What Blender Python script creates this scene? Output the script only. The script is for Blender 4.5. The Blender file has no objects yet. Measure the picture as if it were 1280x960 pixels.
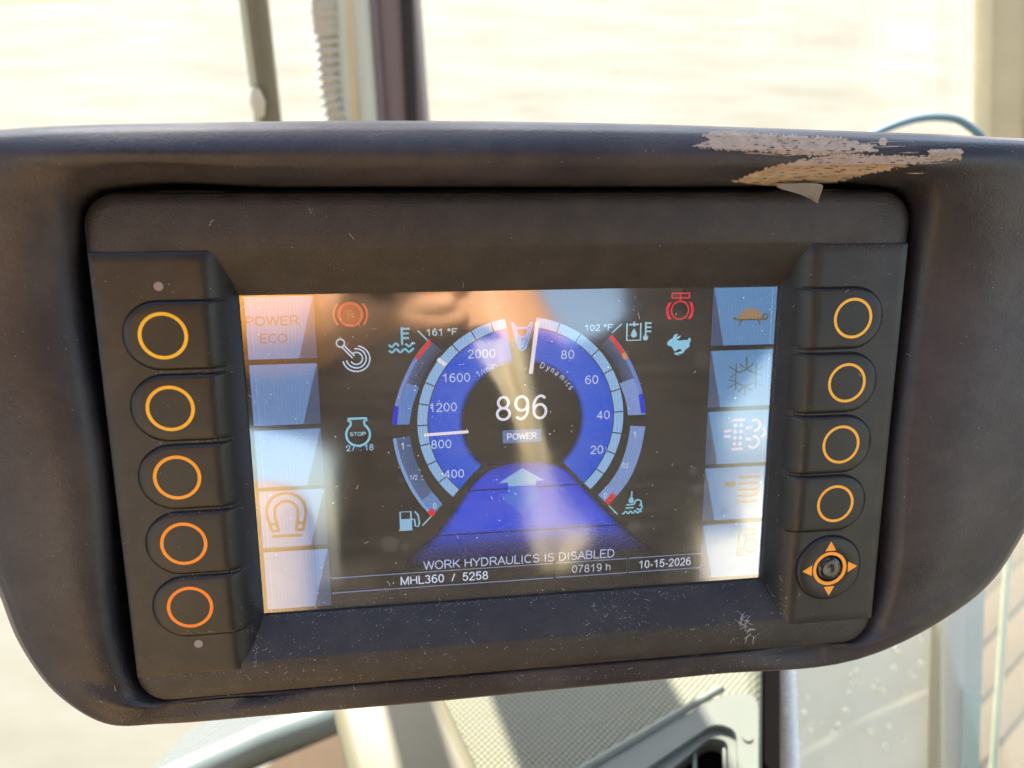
import bpy, bmesh, math, random
import numpy as np
from mathutils import Vector, Matrix, noise
from mathutils.bvhtree import BVHTree
random.seed(7)
R = math.radians
sc = bpy.context.scene
COL = sc.collection

# ------------------------------------------------------------------ camera, light, exposure
F_PX, D_FOCUS = 985.0, 0.2300
cam_d = bpy.data.cameras.new('camera')
cam = bpy.data.objects.new('camera', cam_d)
COL.objects.link(cam)
cam_d.sensor_width = 36.0
cam_d.lens = F_PX / 1280 * 36.0
cam_d.clip_start = 0.01
cam_d.clip_end = 600
cam_d.dof.use_dof = True
cam_d.dof.focus_distance = D_FOCUS
cam_d.dof.aperture_fstop = cam_d.lens / 2.4
CAM_M = Matrix.Translation((0, 0, 1.35)) @ Matrix.Rotation(R(90 - 35), 4, 'X')
cam.matrix_world = CAM_M
sc.camera = cam

SUN_EL, SUN_AZ = 45.0, -17.0         # azimuth measured from +Y (ahead of the cab) towards +X
EXPO = 2.25
world = bpy.data.worlds.new('World')
sc.world = world
world.use_nodes = True
wn = world.node_tree
for n in list(wn.nodes):
    wn.nodes.remove(n)
w_out = wn.nodes.new('ShaderNodeOutputWorld')
w_bg = wn.nodes.new('ShaderNodeBackground')
w_sky = wn.nodes.new('ShaderNodeTexSky')
w_sky.sky_type = 'NISHITA'
w_sky.sun_disc = False
w_sky.sun_elevation = R(SUN_EL)
w_sky.sun_rotation = R(SUN_AZ)
w_sky.air_density = 1.2
w_sky.dust_density = 1.8
w_bg.inputs['Strength'].default_value = 0.13
wn.links.new(w_sky.outputs[0], w_bg.inputs[0])
wn.links.new(w_bg.outputs[0], w_out.inputs[0])

sun_d = bpy.data.lights.new('sun', 'SUN')
sun_d.energy = 4.2
sun_d.angle = R(0.53)
sun_d.color = (1.0, 0.93, 0.80)
sun = bpy.data.objects.new('sun', sun_d)
COL.objects.link(sun)
S_DIR = Vector((math.sin(R(SUN_AZ)) * math.cos(R(SUN_EL)), math.cos(R(SUN_AZ)) * math.cos(R(SUN_EL)), math.sin(R(SUN_EL))))
sun.rotation_euler = S_DIR.to_track_quat('Z', 'Y').to_euler()
sun.location = (0, 0, 8)
sc.view_settings.view_transform = 'Standard'
sc.view_settings.look = 'None'
sc.view_settings.exposure = EXPO
sc.view_settings.gamma = 1.0
sc.render.engine = 'CYCLES'
sc.cycles.max_bounces = 8
sc.cycles.transparent_max_bounces = 12
sc.cycles.use_denoising = True
sc.cycles.sample_clamp_indirect = 4.0

# ------------------------------------------------------------------ monitor frame recovered from the photo
U = Vector((0.99002057, 0.03521515, -0.13645205)).normalized()
V = Vector((-0.00576639, 0.97758655, 0.21045496))
V = (V - U * U.dot(V)).normalized()
N = U.cross(V)
T = Vector((3.02622642, -19.00428146, -229.99787701))      # mm, camera space
MON_CAM = Matrix(((U.x, V.x, N.x, T.x / 1000), (U.y, V.y, N.y, T.y / 1000), (U.z, V.z, N.z, T.z / 1000), (0, 0, 0, 1)))
MON_W = CAM_M @ MON_CAM


def M(px, py, z=0.0):
    """photo pixel -> (u, v) in mm on the monitor plane raised by z mm"""
    d = Vector(((px - 640) / F_PX, -(py - 480) / F_PX, -1.0))
    k = (T + N * z).dot(N) / d.dot(N)
    p = d * k - T
    return (p.dot(U), p.dot(V))


def ray(px, py):
    d = Vector(((px - 640) / F_PX, -(py - 480) / F_PX, -1.0))
    return (CAM_M.to_3x3() @ d)


def at_z(px, py, Z):
    d = ray(px, py)
    return CAM_M.translation + d * ((Z - 1.35) / d.z)


def at_y(px, py, Y):
    d = ray(px, py)
    return CAM_M.translation + d * (Y / d.y)


def at_d(px, py, D):
    return CAM_M.translation + ray(px, py) * D


def camsp(x, y, z):
    return CAM_M @ Vector((x, y, z))


# ------------------------------------------------------------------ materials
def srgb(c):
    return tuple((x / 255 / 12.92) if x / 255 <= 0.04045 else ((x / 255 + 0.055) / 1.055) ** 2.4 for x in c)


def new_mat(name):
    m = bpy.data.materials.new(name)
    m.use_nodes = True
    nt = m.node_tree
    return m, nt, nt.nodes['Principled BSDF']


def mat(name, col, rough=0.5, spec=0.5, metal=0.0, grain=0.0, gscale=2500.0, mottle=0.0, mscale=30.0, dust=0.0, emis=None, coords='Object', bump_dist=0.0002, sheen=0.0):
    m, nt, b = new_mat(name)
    b.inputs['Base Color'].default_value = (*col, 1)
    b.inputs['Roughness'].default_value = rough
    b.inputs['Metallic'].default_value = metal
    b.inputs['Specular IOR Level'].default_value = spec
    if sheen:
        b.inputs['Sheen Weight'].default_value = sheen
    tc = nt.nodes.new('ShaderNodeTexCoord')
    co = tc.outputs[coords]
    last = None
    if mottle or dust:
        nz = nt.nodes.new('ShaderNodeTexNoise')
        nz.inputs['Scale'].default_value = mscale
        nz.inputs['Detail'].default_value = 6
        nz.inputs['Roughness'].default_value = 0.65
        nt.links.new(co, nz.inputs['Vector'])
        mx = nt.nodes.new('ShaderNodeMix')
        mx.data_type = 'RGBA'
        mx.inputs[6].default_value = (*[c * (1 - mottle) for c in col], 1)
        mx.inputs[7].default_value = (*[min(1, c * (1 + mottle)) for c in col], 1)
        nt.links.new(nz.outputs['Fac'], mx.inputs[0])
        last = mx.outputs[2]
        if dust:
            n2 = nt.nodes.new('ShaderNodeTexNoise')
            n2.inputs['Scale'].default_value = mscale * 1.7
            n2.inputs['Detail'].default_value = 8
            n2.inputs['Roughness'].default_value = 0.75
            nt.links.new(co, n2.inputs['Vector'])
            mr = nt.nodes.new('ShaderNodeMapRange')
            mr.inputs[1].default_value = 0.42
            mr.inputs[2].default_value = 0.75
            mr.inputs[3].default_value = 0.0
            mr.inputs[4].default_value = dust
            nt.links.new(n2.outputs['Fac'], mr.inputs[0])
            m2 = nt.nodes.new('ShaderNodeMix')
            m2.data_type = 'RGBA'
            m2.inputs[7].default_value = (0.32, 0.27, 0.23, 1)
            nt.links.new(mr.outputs[0], m2.inputs[0])
            nt.links.new(last, m2.inputs[6])
            last = m2.outputs[2]
        nt.links.new(last, b.inputs['Base Color'])
        rr_ = nt.nodes.new('ShaderNodeMapRange')
        rr_.inputs[3].default_value = max(0.05, rough - 0.06 - 0.35 * mottle)
        rr_.inputs[4].default_value = min(1.0, rough + 0.08 + 0.35 * mottle)
        nt.links.new(nz.outputs['Fac'], rr_.inputs[0])
        nt.links.new(rr_.outputs[0], b.inputs['Roughness'])
    if grain:
        vz = nt.nodes.new('ShaderNodeTexNoise')
        vz.inputs['Scale'].default_value = gscale
        vz.inputs['Detail'].default_value = 2
        nt.links.new(co, vz.inputs['Vector'])
        bp = nt.nodes.new('ShaderNodeBump')
        bp.inputs['Strength'].default_value = grain
        bp.inputs['Distance'].default_value = bump_dist
        nt.links.new(vz.outputs['Fac'], bp.inputs['Height'])
        nt.links.new(bp.outputs['Normal'], b.inputs['Normal'])
    if emis:
        b.inputs['Emission Color'].default_value = (*emis[0], 1)
        b.inputs['Emission Strength'].default_value = emis[1]
    return m


_em = {}


def lcd(c, k=1.0):
    """light given off by one colour of the lit display, as it reads at this exposure"""
    key = (c, k)
    if key not in _em:
        m = bpy.data.materials.new('display_light')
        m.use_nodes = True
        nt = m.node_tree
        for n in list(nt.nodes):
            nt.nodes.remove(n)
        o = nt.nodes.new('ShaderNodeOutputMaterial')
        e = nt.nodes.new('ShaderNodeEmission')
        tc = nt.nodes.new('ShaderNodeTexCoord')
        wv = nt.nodes.new('ShaderNodeTexWave')          # pixel columns of the panel
        wv.bands_direction = 'X'
        wv.inputs['Scale'].default_value = 330
        wv.inputs['Distortion'].default_value = 0
        nt.links.new(tc.outputs['Object'], wv.inputs['Vector'])
        mr = nt.nodes.new('ShaderNodeMapRange')
        s = k / (2 ** EXPO)
        mr.inputs[3].default_value = s * 0.9
        mr.inputs[4].default_value = s * 1.1
        nt.links.new(wv.outputs['Fac'], mr.inputs[0])
        nt.links.new(mr.outputs[0], e.inputs['Strength'])
        e.inputs['Color'].default_value = (*srgb(c), 1)
        nt.links.new(e.outputs[0], o.inputs[0])
        _em[key] = m
    return _em[key]


M_shroud = mat('shroud_plastic', (0.0185, 0.0165, 0.0215), 0.43, 0.42, grain=0.35, gscale=1500, mottle=0.45, mscale=14, dust=0.13, bump_dist=0.0004)
M_bezel = mat('bezel_plastic', (0.0155, 0.0135, 0.0140), 0.36, 0.5, grain=0.6, gscale=2600, mottle=0.15, mscale=60, dust=0.07, bump_dist=0.0004)
M_rubber = mat('keypad_rubber', (0.0130, 0.0120, 0.0118), 0.42, 0.42, grain=0.12, gscale=3500, mottle=0.18, mscale=55, dust=0.06)
M_key = mat('key_rubber', (0.0095, 0.0090, 0.0090), 0.40, 0.42, grain=0.10, gscale=3500, mottle=0.15, mscale=70, dust=0.03)
M_groove = mat('groove_black', (0.006, 0.005, 0.006), 0.7, 0.3)
M_ledge = M_bezel
M_lcdback = mat('panel_black', (0.004, 0.004, 0.004), 0.5, 0.3)
M_speck = mat('dust_speck', (0.62, 0.60, 0.56), 0.9, 0.2)
M_scuff = mat('scuffed_plastic', (0.34, 0.26, 0.19), 0.75, 0.3, grain=0.8, gscale=900, mottle=0.55, mscale=420)
M_peel = mat('peeled_film', (0.19, 0.185, 0.18), 0.35, 0.5, mottle=0.2, mscale=300)
M_white = mat('white_plastic', (0.66, 0.66, 0.63), 0.5)
M_grey = mat('sensor_grey', (0.22, 0.19, 0.19), 0.4)


# ------------------------------------------------------------------ mesh helpers
def link(name, me, m=None, parent=None, smooth=False, kind=None, label=None, cat=None, group=None, stuff=False):
    o = bpy.data.objects.new(name, me)
    COL.objects.link(o)
    if m is not None and len(me.materials) == 0:
        me.materials.append(m)
    if parent is not None:
        o.parent = parent
    if smooth:
        me.polygons.foreach_set('use_smooth', [True] * len(me.polygons))
    if kind:
        o['kind'] = kind
    if label:
        o['label'] = label
    if cat:
        o['category'] = cat
    if group:
        o['group'] = group
    return o


def mesh(name, vs, fs, m=None, parent=None, smooth=False, mm=False, **k):
    me = bpy.data.meshes.new(name)
    s = 0.001 if mm else 1.0
    me.from_pydata([(v[0] * s, v[1] * s, v[2] * s) for v in vs], [], fs)
    me.validate()
    me.update()
    return link(name, me, m, parent, smooth, **k)


def sharp(o, deg=35):
    me = o.data
    me.polygons.foreach_set('use_smooth', [True] * len(me.polygons))
    me.set_sharp_from_angle(angle=R(deg))
    return o


def empty(name, mat_w, label, cat, group=None):
    o = bpy.data.objects.new(name, None)
    COL.objects.link(o)
    o.matrix_world = mat_w
    o.empty_display_size = 0.02
    o['label'] = label
    o['category'] = cat
    if group:
        o['group'] = group
    return o


def catmull(P, n, closed=True):
    out = []
    K = len(P)
    rng = range(K) if closed else range(K - 1)
    for i in rng:
        if closed:
            p0, p1, p2, p3 = P[i - 1], P[i], P[(i + 1) % K], P[(i + 2) % K]
        else:
            p0, p1, p2, p3 = P[max(i - 1, 0)], P[i], P[i + 1], P[min(i + 2, K - 1)]
        for j in range(n):
            t = j / n
            out.append(tuple(0.5 * (2 * b + (c - a) * t + (2 * a - 5 * b + 4 * c - d) * t * t + (3 * b - a - 3 * c + d) * t ** 3)
                             for a, b, c, d in zip(p0, p1, p2, p3)))
    if not closed:
        out.append(tuple(P[-1]))
    return out


def smooth_loop(P, n):
    """closed curve through unevenly spaced points, without overshoot"""
    K = len(P)
    P = [Vector(p) for p in P]
    d = [max(1e-6, (P[(i + 1) % K] - P[i]).length) for i in range(K)]
    vel = []
    for i in range(K):
        a, b = d[i - 1], d[i]
        vel.append(((P[i] - P[i - 1]) / a * b + (P[(i + 1) % K] - P[i]) / b * a) / (a + b))
    out = []
    for i in range(K):
        p, q, u, w = P[i], P[(i + 1) % K], vel[i] * d[i], vel[(i + 1) % K] * d[i]
        for j in range(n):
            t = j / n
            out.append(tuple(p * (2 * t ** 3 - 3 * t * t + 1) + u * (t ** 3 - 2 * t * t + t) + q * (3 * t * t - 2 * t ** 3) + w * (t ** 3 - t * t)))
    return out


def loft(name, loops, m, parent, closed=True, cap_end=False, mm=True, deg=40, **k):
    n = len(loops[0])
    vs = [p for L in loops for p in L]
    fs = []
    for a in range(len(loops) - 1):
        for i in range(n if closed else n - 1):
            j = (i + 1) % n
            fs.append((a * n + i, a * n + j, (a + 1) * n + j, (a + 1) * n + i))
    if cap_end:
        fs.append(tuple((len(loops) - 1) * n + i for i in range(n)))
    o = mesh(name, vs, fs, m, parent, mm=mm, **k)
    bm = bmesh.new()
    bm.from_mesh(o.data)
    bmesh.ops.recalc_face_normals(bm, faces=bm.faces)
    bm.to_mesh(o.data)
    bm.free()
    sharp(o, deg)
    return o


def rrect(hw, vt, vb, r, z, nc=6, ns=1):
    """rounded rectangle, clockwise seen from the front, starting top-left"""
    pts = []
    cs = [(-hw + r, vt - r, 180, 90), (hw - r, vt - r, 90, 0), (hw - r, vb + r, 0, -90), (-hw + r, vb + r, -90, -180)]
    for cx, cy, a0, a1 in cs:
        for i in range(nc + 1):
            a = R(a0 + (a1 - a0) * i / nc)
            pts.append((cx + r * math.cos(a), cy + r * math.sin(a), z))
    return pts


def prism(name, pts, z0, z1, m, parent, mm=True, **k):
    n = len(pts)
    vs = [(p[0], p[1], z0) for p in pts] + [(p[0], p[1], z1) for p in pts]
    fs = [tuple(range(n))[::-1], tuple(range(n, 2 * n))] + [(i, (i + 1) % n, n + (i + 1) % n, n + i) for i in range(n)]
    o = mesh(name, vs, fs, m, parent, mm=mm, **k)
    bm = bmesh.new()
    bm.from_mesh(o.data)
    bmesh.ops.recalc_face_normals(bm, faces=bm.faces)
    bm.to_mesh(o.data)
    bm.free()
    return o


def box_v(c, s):
    x, y, z = c
    a, b, d = s[0] / 2, s[1] / 2, s[2] / 2
    return [(x + i * a, y + j * b, z + k * d) for i, j, k in ((-1, -1, -1), (1, -1, -1), (1, 1, -1), (-1, 1, -1), (-1, -1, 1), (1, -1, 1), (1, 1, 1), (-1, 1, 1))]


BOX_F = [(0, 3, 2, 1), (4, 5, 6, 7), (0, 1, 5, 4), (1, 2, 6, 5), (2, 3, 7, 6), (3, 0, 4, 7)]


def box(name, c, s, m, parent=None, bevel=0.0, **k):
    o = mesh(name, box_v(c, s), BOX_F, m, parent, **k)
    if bevel:
        bm = bmesh.new()
        bm.from_mesh(o.data)
        bmesh.ops.bevel(bm, geom=bm.edges[:], offset=bevel, segments=3, affect='EDGES', profile=0.5)
        bm.to_mesh(o.data)
        bm.free()
        sharp(o, 50)
    return o


def tube(name, pts, rad, m, parent=None, n=14, mm=False, **k):
    """round bar along a list of points; rad is a number or one per point"""
    P = [Vector(p) for p in pts]
    if not isinstance(rad, (list, tuple)):
        rad = [rad] * len(P)
    vs, fs = [], []
    up = Vector((0.13, 0.21, 0.97))
    for i, p in enumerate(P):
        d = (P[min(i + 1, len(P) - 1)] - P[max(i - 1, 0)]).normalized()
        a = d.cross(up)
        if a.length < 0.05:
            a = d.cross(Vector((1, 0, 0)))
        a.normalize()
        b = d.cross(a)
        for j in range(n):
            t = 2 * math.pi * j / n
            vs.append(tuple(p + (a * math.cos(t) + b * math.sin(t)) * rad[i]))
    for i in range(len(P) - 1):
        for j in range(n):
            jj = (j + 1) % n
            fs.append((i * n + j, i * n + jj, (i + 1) * n + jj, (i + 1) * n + j))
    fs.append(tuple(range(n))[::-1])
    fs.append(tuple((len(P) - 1) * n + j for j in range(n)))
    o = mesh(name, vs, fs, m, parent, mm=mm, **k)
    sharp(o, 50)
    return o


def resample(P, step):
    P = [Vector(p) for p in P]
    out = [P[0]]
    for a, b in zip(P, P[1:]):
        n = max(1, int((b - a).length / step))
        out += [a.lerp(b, (i + 1) / n) for i in range(n)]
    return out


# ================================================================== OUTSIDE
def ground_mat():
    m, nt, b = new_mat('pale_ground')
    tc = nt.nodes.new('ShaderNodeTexCoord')
    mp = nt.nodes.new('ShaderNodeMapping')
    mp.inputs['Rotation'].default_value = (0, 0, R(55))
    mp.inputs['Scale'].default_value = (0.55, 1.1, 1)
    nz = nt.nodes.new('ShaderNodeTexNoise')
    nz.inputs['Scale'].default_value = 0.9
    nz.inputs['Detail'].default_value = 8
    nz.inputs['Roughness'].default_value = 0.6
    cr = nt.nodes.new('ShaderNodeValToRGB')
    cr.color_ramp.elements[0].position = 0.36
    cr.color_ramp.elements[0].color = (0.122, 0.114, 0.086, 1)
    cr.color_ramp.elements[1].position = 0.62
    cr.color_ramp.elements[1].color = (0.156, 0.150, 0.122, 1)
    nt.links.new(tc.outputs['Object'], mp.inputs['Vector'])
    nt.links.new(mp.outputs[0], nz.inputs['Vector'])
    nt.links.new(nz.outputs['Fac'], cr.inputs[0])
    nt.links.new(cr.outputs[0], b.inputs['Base Color'])
    b.inputs['Roughness'].default_value = 0.95
    b.inputs['Specular IOR Level'].default_value = 0.08
    n3 = nt.nodes.new('ShaderNodeTexNoise')
    n3.inputs['Scale'].default_value = 25
    bp = nt.nodes.new('ShaderNodeBump')
    bp.inputs['Distance'].default_value = 0.02
    bp.inputs['Strength'].default_value = 0.6
    nt.links.new(n3.outputs['Fac'], bp.inputs['Height'])
    nt.links.new(bp.outputs[0], b.inputs['Normal'])
    return m


GZ = -2.2
gs, gn = 400.0, 60
gv = [(-gs + 2 * gs * i / gn, -gs + 2 * gs * j / gn, GZ) for j in range(gn + 1) for i in range(gn + 1)]
gf = [(j * (gn + 1) + i, j * (gn + 1) + i + 1, (j + 1) * (gn + 1) + i + 1, (j + 1) * (gn + 1) + i) for j in range(gn) for i in range(gn)]
mesh('ground', gv, gf, ground_mat(), kind='structure')
M_grass = mat('grass_verge', (0.16, 0.22, 0.05), 0.9, 0.2, mottle=0.5, mscale=3)
for (x0, x1, y0) in ((-18, -9.5, 21.9), (1.4, 3.2, 22.6)):
    pts = []
    for i in range(25):
        t = i / 24
        pts.append((x0 + (x1 - x0) * t, y0 + 1.2 * (2 * t - 1) ** 2 + random.uniform(-.15, .15)))
    pts += [(x1 + 4, 60), (x0 - 4, 60)]
    prism('grass_verge', pts, GZ - 0.05, GZ + 0.03, M_grass, None, mm=False, kind='structure')

# timber mats lying on the ground, seen through the right-hand pane
M_plank = mat('mat_timber', (0.115, 0.080, 0.038), 0.85, 0.2, grain=0.5, gscale=40, mottle=0.3, mscale=6, bump_dist=0.01)
tm = empty('timber_mat', Matrix.Translation(at_z(1262, 880, GZ) + Vector((0, 0, 0.0))) @ Matrix.Rotation(R(38), 4, 'Z'),
           'brown timber mat of long planks lying on the ground beyond the right-hand window', 'timber mat')
pl = box('plank', (0, 0, 0.05), (2.8, 0.147, 0.08), M_plank, tm, bevel=0.01)
for i in range(-8, 9):
    if i == 0:
        continue
    o = pl.copy()
    COL.objects.link(o)
    o.parent = tm
    o.location = (random.uniform(-.05, .05), i * 0.155, random.uniform(-.006, .006))
    o.rotation_euler = (0, 0, random.uniform(-.008, .008))

# ================================================================== CAB
M_cabframe = mat('cab_steel_mauve', (0.16, 0.125, 0.135), 0.45, 0.5, mottle=0.15, mscale=8)
M_cabdark = mat('cab_trim_dark', (0.022, 0.018, 0.018), 0.7, 0.4, mottle=0.2, mscale=10)
M_cream = mat('cream_trim', (0.42, 0.39, 0.27), 0.55, 0.4, mottle=0.12, mscale=14)
M_beige = mat('beige_frame', (0.60, 0.50, 0.32), 0.6, 0.4, mottle=0.2, mscale=18)
M_olive = mat('olive_rod', (0.13, 0.115, 0.075), 0.4, 0.5, mottle=0.2, mscale=30)
M_hose = mat('pale_hose', (0.52, 0.45, 0.34), 0.42, 0.5, mottle=0.15, mscale=30)
M_teal = mat('teal_edge', (0.10, 0.27, 0.26), 0.4, 0.5, mottle=0.3, mscale=25)

FY = 0.80           # plane of the front window
BARZ = 0.77
ROOFZ = 1.98


def bar3(name, pa, pb, w, d, m, parent, bevel=0.004):
    """rectangular bar from pa to pb: w across (x), d deep (y)"""
    pa, pb = Vector(pa), Vector(pb)
    vs = []
    for p in (pa, pb):
        for sx, sy in ((-1, -1), (1, -1), (1, 1), (-1, 1)):
            vs.append((p.x + sx * w / 2, p.y + sy * d / 2, p.z))
    o = mesh(name, vs, BOX_F, m, parent)
    bm = bmesh.new()
    bm.from_mesh(o.data)
    bmesh.ops.recalc_face_normals(bm, faces=bm.faces)
    if bevel:
        bmesh.ops.bevel(bm, geom=bm.edges[:], offset=bevel, segments=2, affect='EDGES', profile=0.5)
    bm.to_mesh(o.data)
    bm.free()
    sharp(o, 40)
    return o


def line_z(pa, pb, z):
    """point at height z on the line through two points"""
    t = (z - pa.z) / (pb.z - pa.z)
    return pa.lerp(pb, t) if 0 <= t <= 1 else pa + (pb - pa) * t


def px_line(xa, xb, Y, z0, z1):
    """end points of a straight bar on plane Y that crosses picture row 0 at xa and row 150 at xb"""
    a, b = at_y(xa, 0, Y), at_y(xb, 150, Y)
    return line_z(a, b, z0), line_z(a, b, z1)


cab = empty('cab_frame', Matrix.Identity(4), 'mauve grey steel cab frame with dark inner edge round the windows', 'cab frame')
# cross bar under the front window (behind the monitor), roof with an added opening, rear wall, floor
box('front_cross_bar', (0, FY, BARZ), (2.3, 0.06, 0.07), M_cabdark, cab, bevel=0.006)
# roof round an unseen opening, added and sized to let sun onto the person
HX0, HX1, HY0, HY1 = -0.8, 0.5, -0.5, 0.69
for c, s in (((0, (HY1 + FY + 0.06) / 2, ROOFZ), (2.4, FY + 0.06 - HY1, 0.05)), ((0, (HY0 - 1.3) / 2, ROOFZ), (2.4, 1.3 + HY0, 0.05)),
             (((HX0 - 1.2) / 2, (HY0 + HY1) / 2, ROOFZ), (1.2 + HX0, HY1 - HY0, 0.05)), (((HX1 + 1.2) / 2, (HY0 + HY1) / 2, ROOFZ), (1.2 - HX1, HY1 - HY0, 0.05))):
    box('roof_panel', c, s, M_cabdark, cab)
# broad pillar with dark edge
a, b = px_line(486, 500, FY, BARZ, ROOFZ)
bar3('pillar', a, b, 0.055, 0.05, M_cabframe, cab)
a, b = px_line(512, 518, FY - 0.002, BARZ, ROOFZ)
bar3('pillar_edge', a, b, 0.011, 0.056, M_cabdark, cab, 0.002)
a, b = px_line(466, 477, FY - 0.02, BARZ, ROOFZ)
bar3('pillar_rib', a, b, 0.012, 0.03, M_cabframe, cab)
# right pillar
a, b = px_line(1256, 1252, FY, BARZ, ROOFZ)
bar3('pillar', a, b, 0.042, 0.04, M_beige, cab)
a, b = px_line(1287, 1280, FY, BARZ, ROOFZ)
bar3('pillar_edge', a, b, 0.016, 0.05, M_olive, cab, 0.002)
# corner posts at the back
for x in (-1.15, 1.15):
    box('corner_post', (x, -1.25, 0.95), (0.09, 0.09, 2.05), M_cabframe, cab, bevel=0.01)
    box('corner_post', (x, FY, 0.95), (0.07, 0.07, 2.05), M_cabframe, cab, bevel=0.01)
box('cab_floor', (0, -0.45, -0.02), (2.4, 1.7, 0.05), M_cabdark, cab)
# rear wall with a window
M_back = mat('rear_trim', (0.030, 0.027, 0.022), 0.75, 0.3, mottle=0.25, mscale=5)
for c, s in (((-0.16, -1.3, 0.55), (1.98, 0.04, 1.1)), ((0.99, -1.3, 0.46), (0.32, 0.04, 0.92)), ((0, -1.3, 1.90), (2.3, 0.04, 0.14)), ((0.84, -1.3, 1.465), (0.20, 0.04, 0.728)), ((0.19, -1.3, 1.465), (0.34, 0.04, 0.728)), ((0.55, -1.3, 1.33), (0.38, 0.04, 0.46))):
    box('rear_panel', c, s, M_back, cab)


def front_only(nt, fr, mx):
    """the far side of a thin sheet lets all light out again"""
    ge = nt.nodes.new('ShaderNodeNewGeometry')
    sb = nt.nodes.new('ShaderNodeMath')
    sb.operation = 'SUBTRACT'
    sb.inputs[0].default_value = 1.0
    nt.links.new(ge.outputs['Backfacing'], sb.inputs[1])
    mu = nt.nodes.new('ShaderNodeMath')
    mu.operation = 'MULTIPLY'
    nt.links.new(fr.outputs[0], mu.inputs[0])
    nt.links.new(sb.outputs[0], mu.inputs[1])
    nt.links.new(mu.outputs[0], mx.inputs[0])


def pane_mat(name, film, tint=(1, 1, 1), film_col=(0.8, 0.8, 0.8), mask=0.0):
    m = bpy.data.materials.new(name)
    m.use_nodes = True
    nt = m.node_tree
    for n in list(nt.nodes):
        nt.nodes.remove(n)
    o = nt.nodes.new('ShaderNodeOutputMaterial')
    tr = nt.nodes.new('ShaderNodeBsdfTransparent')
    tr.inputs['Color'].default_value = (*tint, 1)
    gl = nt.nodes.new('ShaderNodeBsdfGlossy')
    gl.inputs['Roughness'].default_value = 0.02
    fr = nt.nodes.new('ShaderNodeFresnel')
    fr.inputs['IOR'].default_value = 1.5
    mx = nt.nodes.new('ShaderNodeMixShader')
    front_only(nt, fr, mx)
    nt.links.new(tr.outputs[0], mx.inputs[1])
    nt.links.new(gl.outputs[0], mx.inputs[2])
    di = nt.nodes.new('ShaderNodeBsdfDiffuse')
    di.inputs['Color'].default_value = (*film_col, 1)
    tl = nt.nodes.new('ShaderNodeBsdfTranslucent')
    tl.inputs['Color'].default_value = (*film_col, 1)
    m1 = nt.nodes.new('ShaderNodeMixShader')
    m1.inputs[0].default_value = 0.5
    nt.links.new(di.outputs[0], m1.inputs[1])
    nt.links.new(tl.outputs[0], m1.inputs[2])
    m2 = nt.nodes.new('ShaderNodeMixShader')
    nz = nt.nodes.new('ShaderNodeTexNoise')
    tc = nt.nodes.new('ShaderNodeTexCoord')
    nt.links.new(tc.outputs['Object'], nz.inputs['Vector'])
    nz.inputs['Scale'].default_value = 9
    nz.inputs['Detail'].default_value = 7
    mr = nt.nodes.new('ShaderNodeMapRange')
    mr.inputs[1].default_value = 0.3
    mr.inputs[2].default_value = 0.7
    mr.inputs[3].default_value = film * 0.75
    mr.inputs[4].default_value = film * 1.25
    nt.links.new(nz.outputs['Fac'], mr.inputs[0])
    nt.links.new(mr.outputs[0], m2.inputs[0])
    nt.links.new(mx.outputs[0], m2.inputs[1])
    nt.links.new(m1.outputs[0], m2.inputs[2])
    nt.links.new(m2.outputs[0], o.inputs[0])
    return m


M_pane = pane_mat('window_glass', 0.02)
M_dusty = pane_mat('dusty_glass', 0.74, film_col=(0.60, 0.62, 0.58))
o = box('windscreen', (0, FY + 0.045, (BARZ + ROOFZ) / 2), (2.2, 0.005, ROOFZ - BARZ - 0.06), M_pane)
o['label'] = 'clear front window glass above the monitor with bright ground beyond'
o['category'] = 'window'

# thin olive rod (wiper post) and the hoses beside the pillar
a, b = px_line(317, 335, FY - 0.05, BARZ, ROOFZ)
wp = empty('grab_rail', Matrix.Identity(4), 'thin olive metal rod in front of the window, left of the pillar', 'rod')
tube('rail', [a, b], 0.0125, M_olive, wp)
a2, b2 = px_line(304, 324, FY - 0.06, BARZ, ROOFZ)
tube('wire', [a2, b2], 0.0035, M_cream, wp)
a3 = at_y(322, 128, FY - 0.07)
tube('clip', [a3 + Vector((0, 0, -.012)), a3, a3 + Vector((0, 0, .012))], [0.004, 0.007, 0.004], M_hose, wp, n=20)

# corrugated hose: real rings
hx = empty('corrugated_hose', Matrix.Identity(4), 'pale corrugated hose running up beside the mauve pillar', 'hose')
pts, rads = [], []
ctr = [at_y(399, -60, FY - .06), at_y(403, 0, FY - .06), at_y(408, 60, FY - .06), at_y(412, 110, FY - .06), at_y(419, 150, FY - .06), at_y(430, 230, FY - .06), at_y(455, 420, FY - .06)]
crv = catmull([tuple(p) for p in [line_z(ctr[0], ctr[1], ROOFZ)] + ctr], 60, closed=False)
crv = resample(crv, 0.0013)
acc = 0
for i, p in enumerate(crv):
    if i:
        acc += (p - crv[i - 1]).length
    rads.append(0.0085 + 0.0028 * math.sin(acc / 0.0078 * 2 * math.pi))
tube('hose_skin', crv, rads, M_hose, hx, n=12)
M_pipeA = mat('pipe_grey_green', (0.50, 0.50, 0.42), 0.4, 0.5, mottle=0.1, mscale=8)
M_pipeB = mat('pipe_tan', (0.60, 0.46, 0.26), 0.45, 0.5, mottle=0.1, mscale=8)
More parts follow.
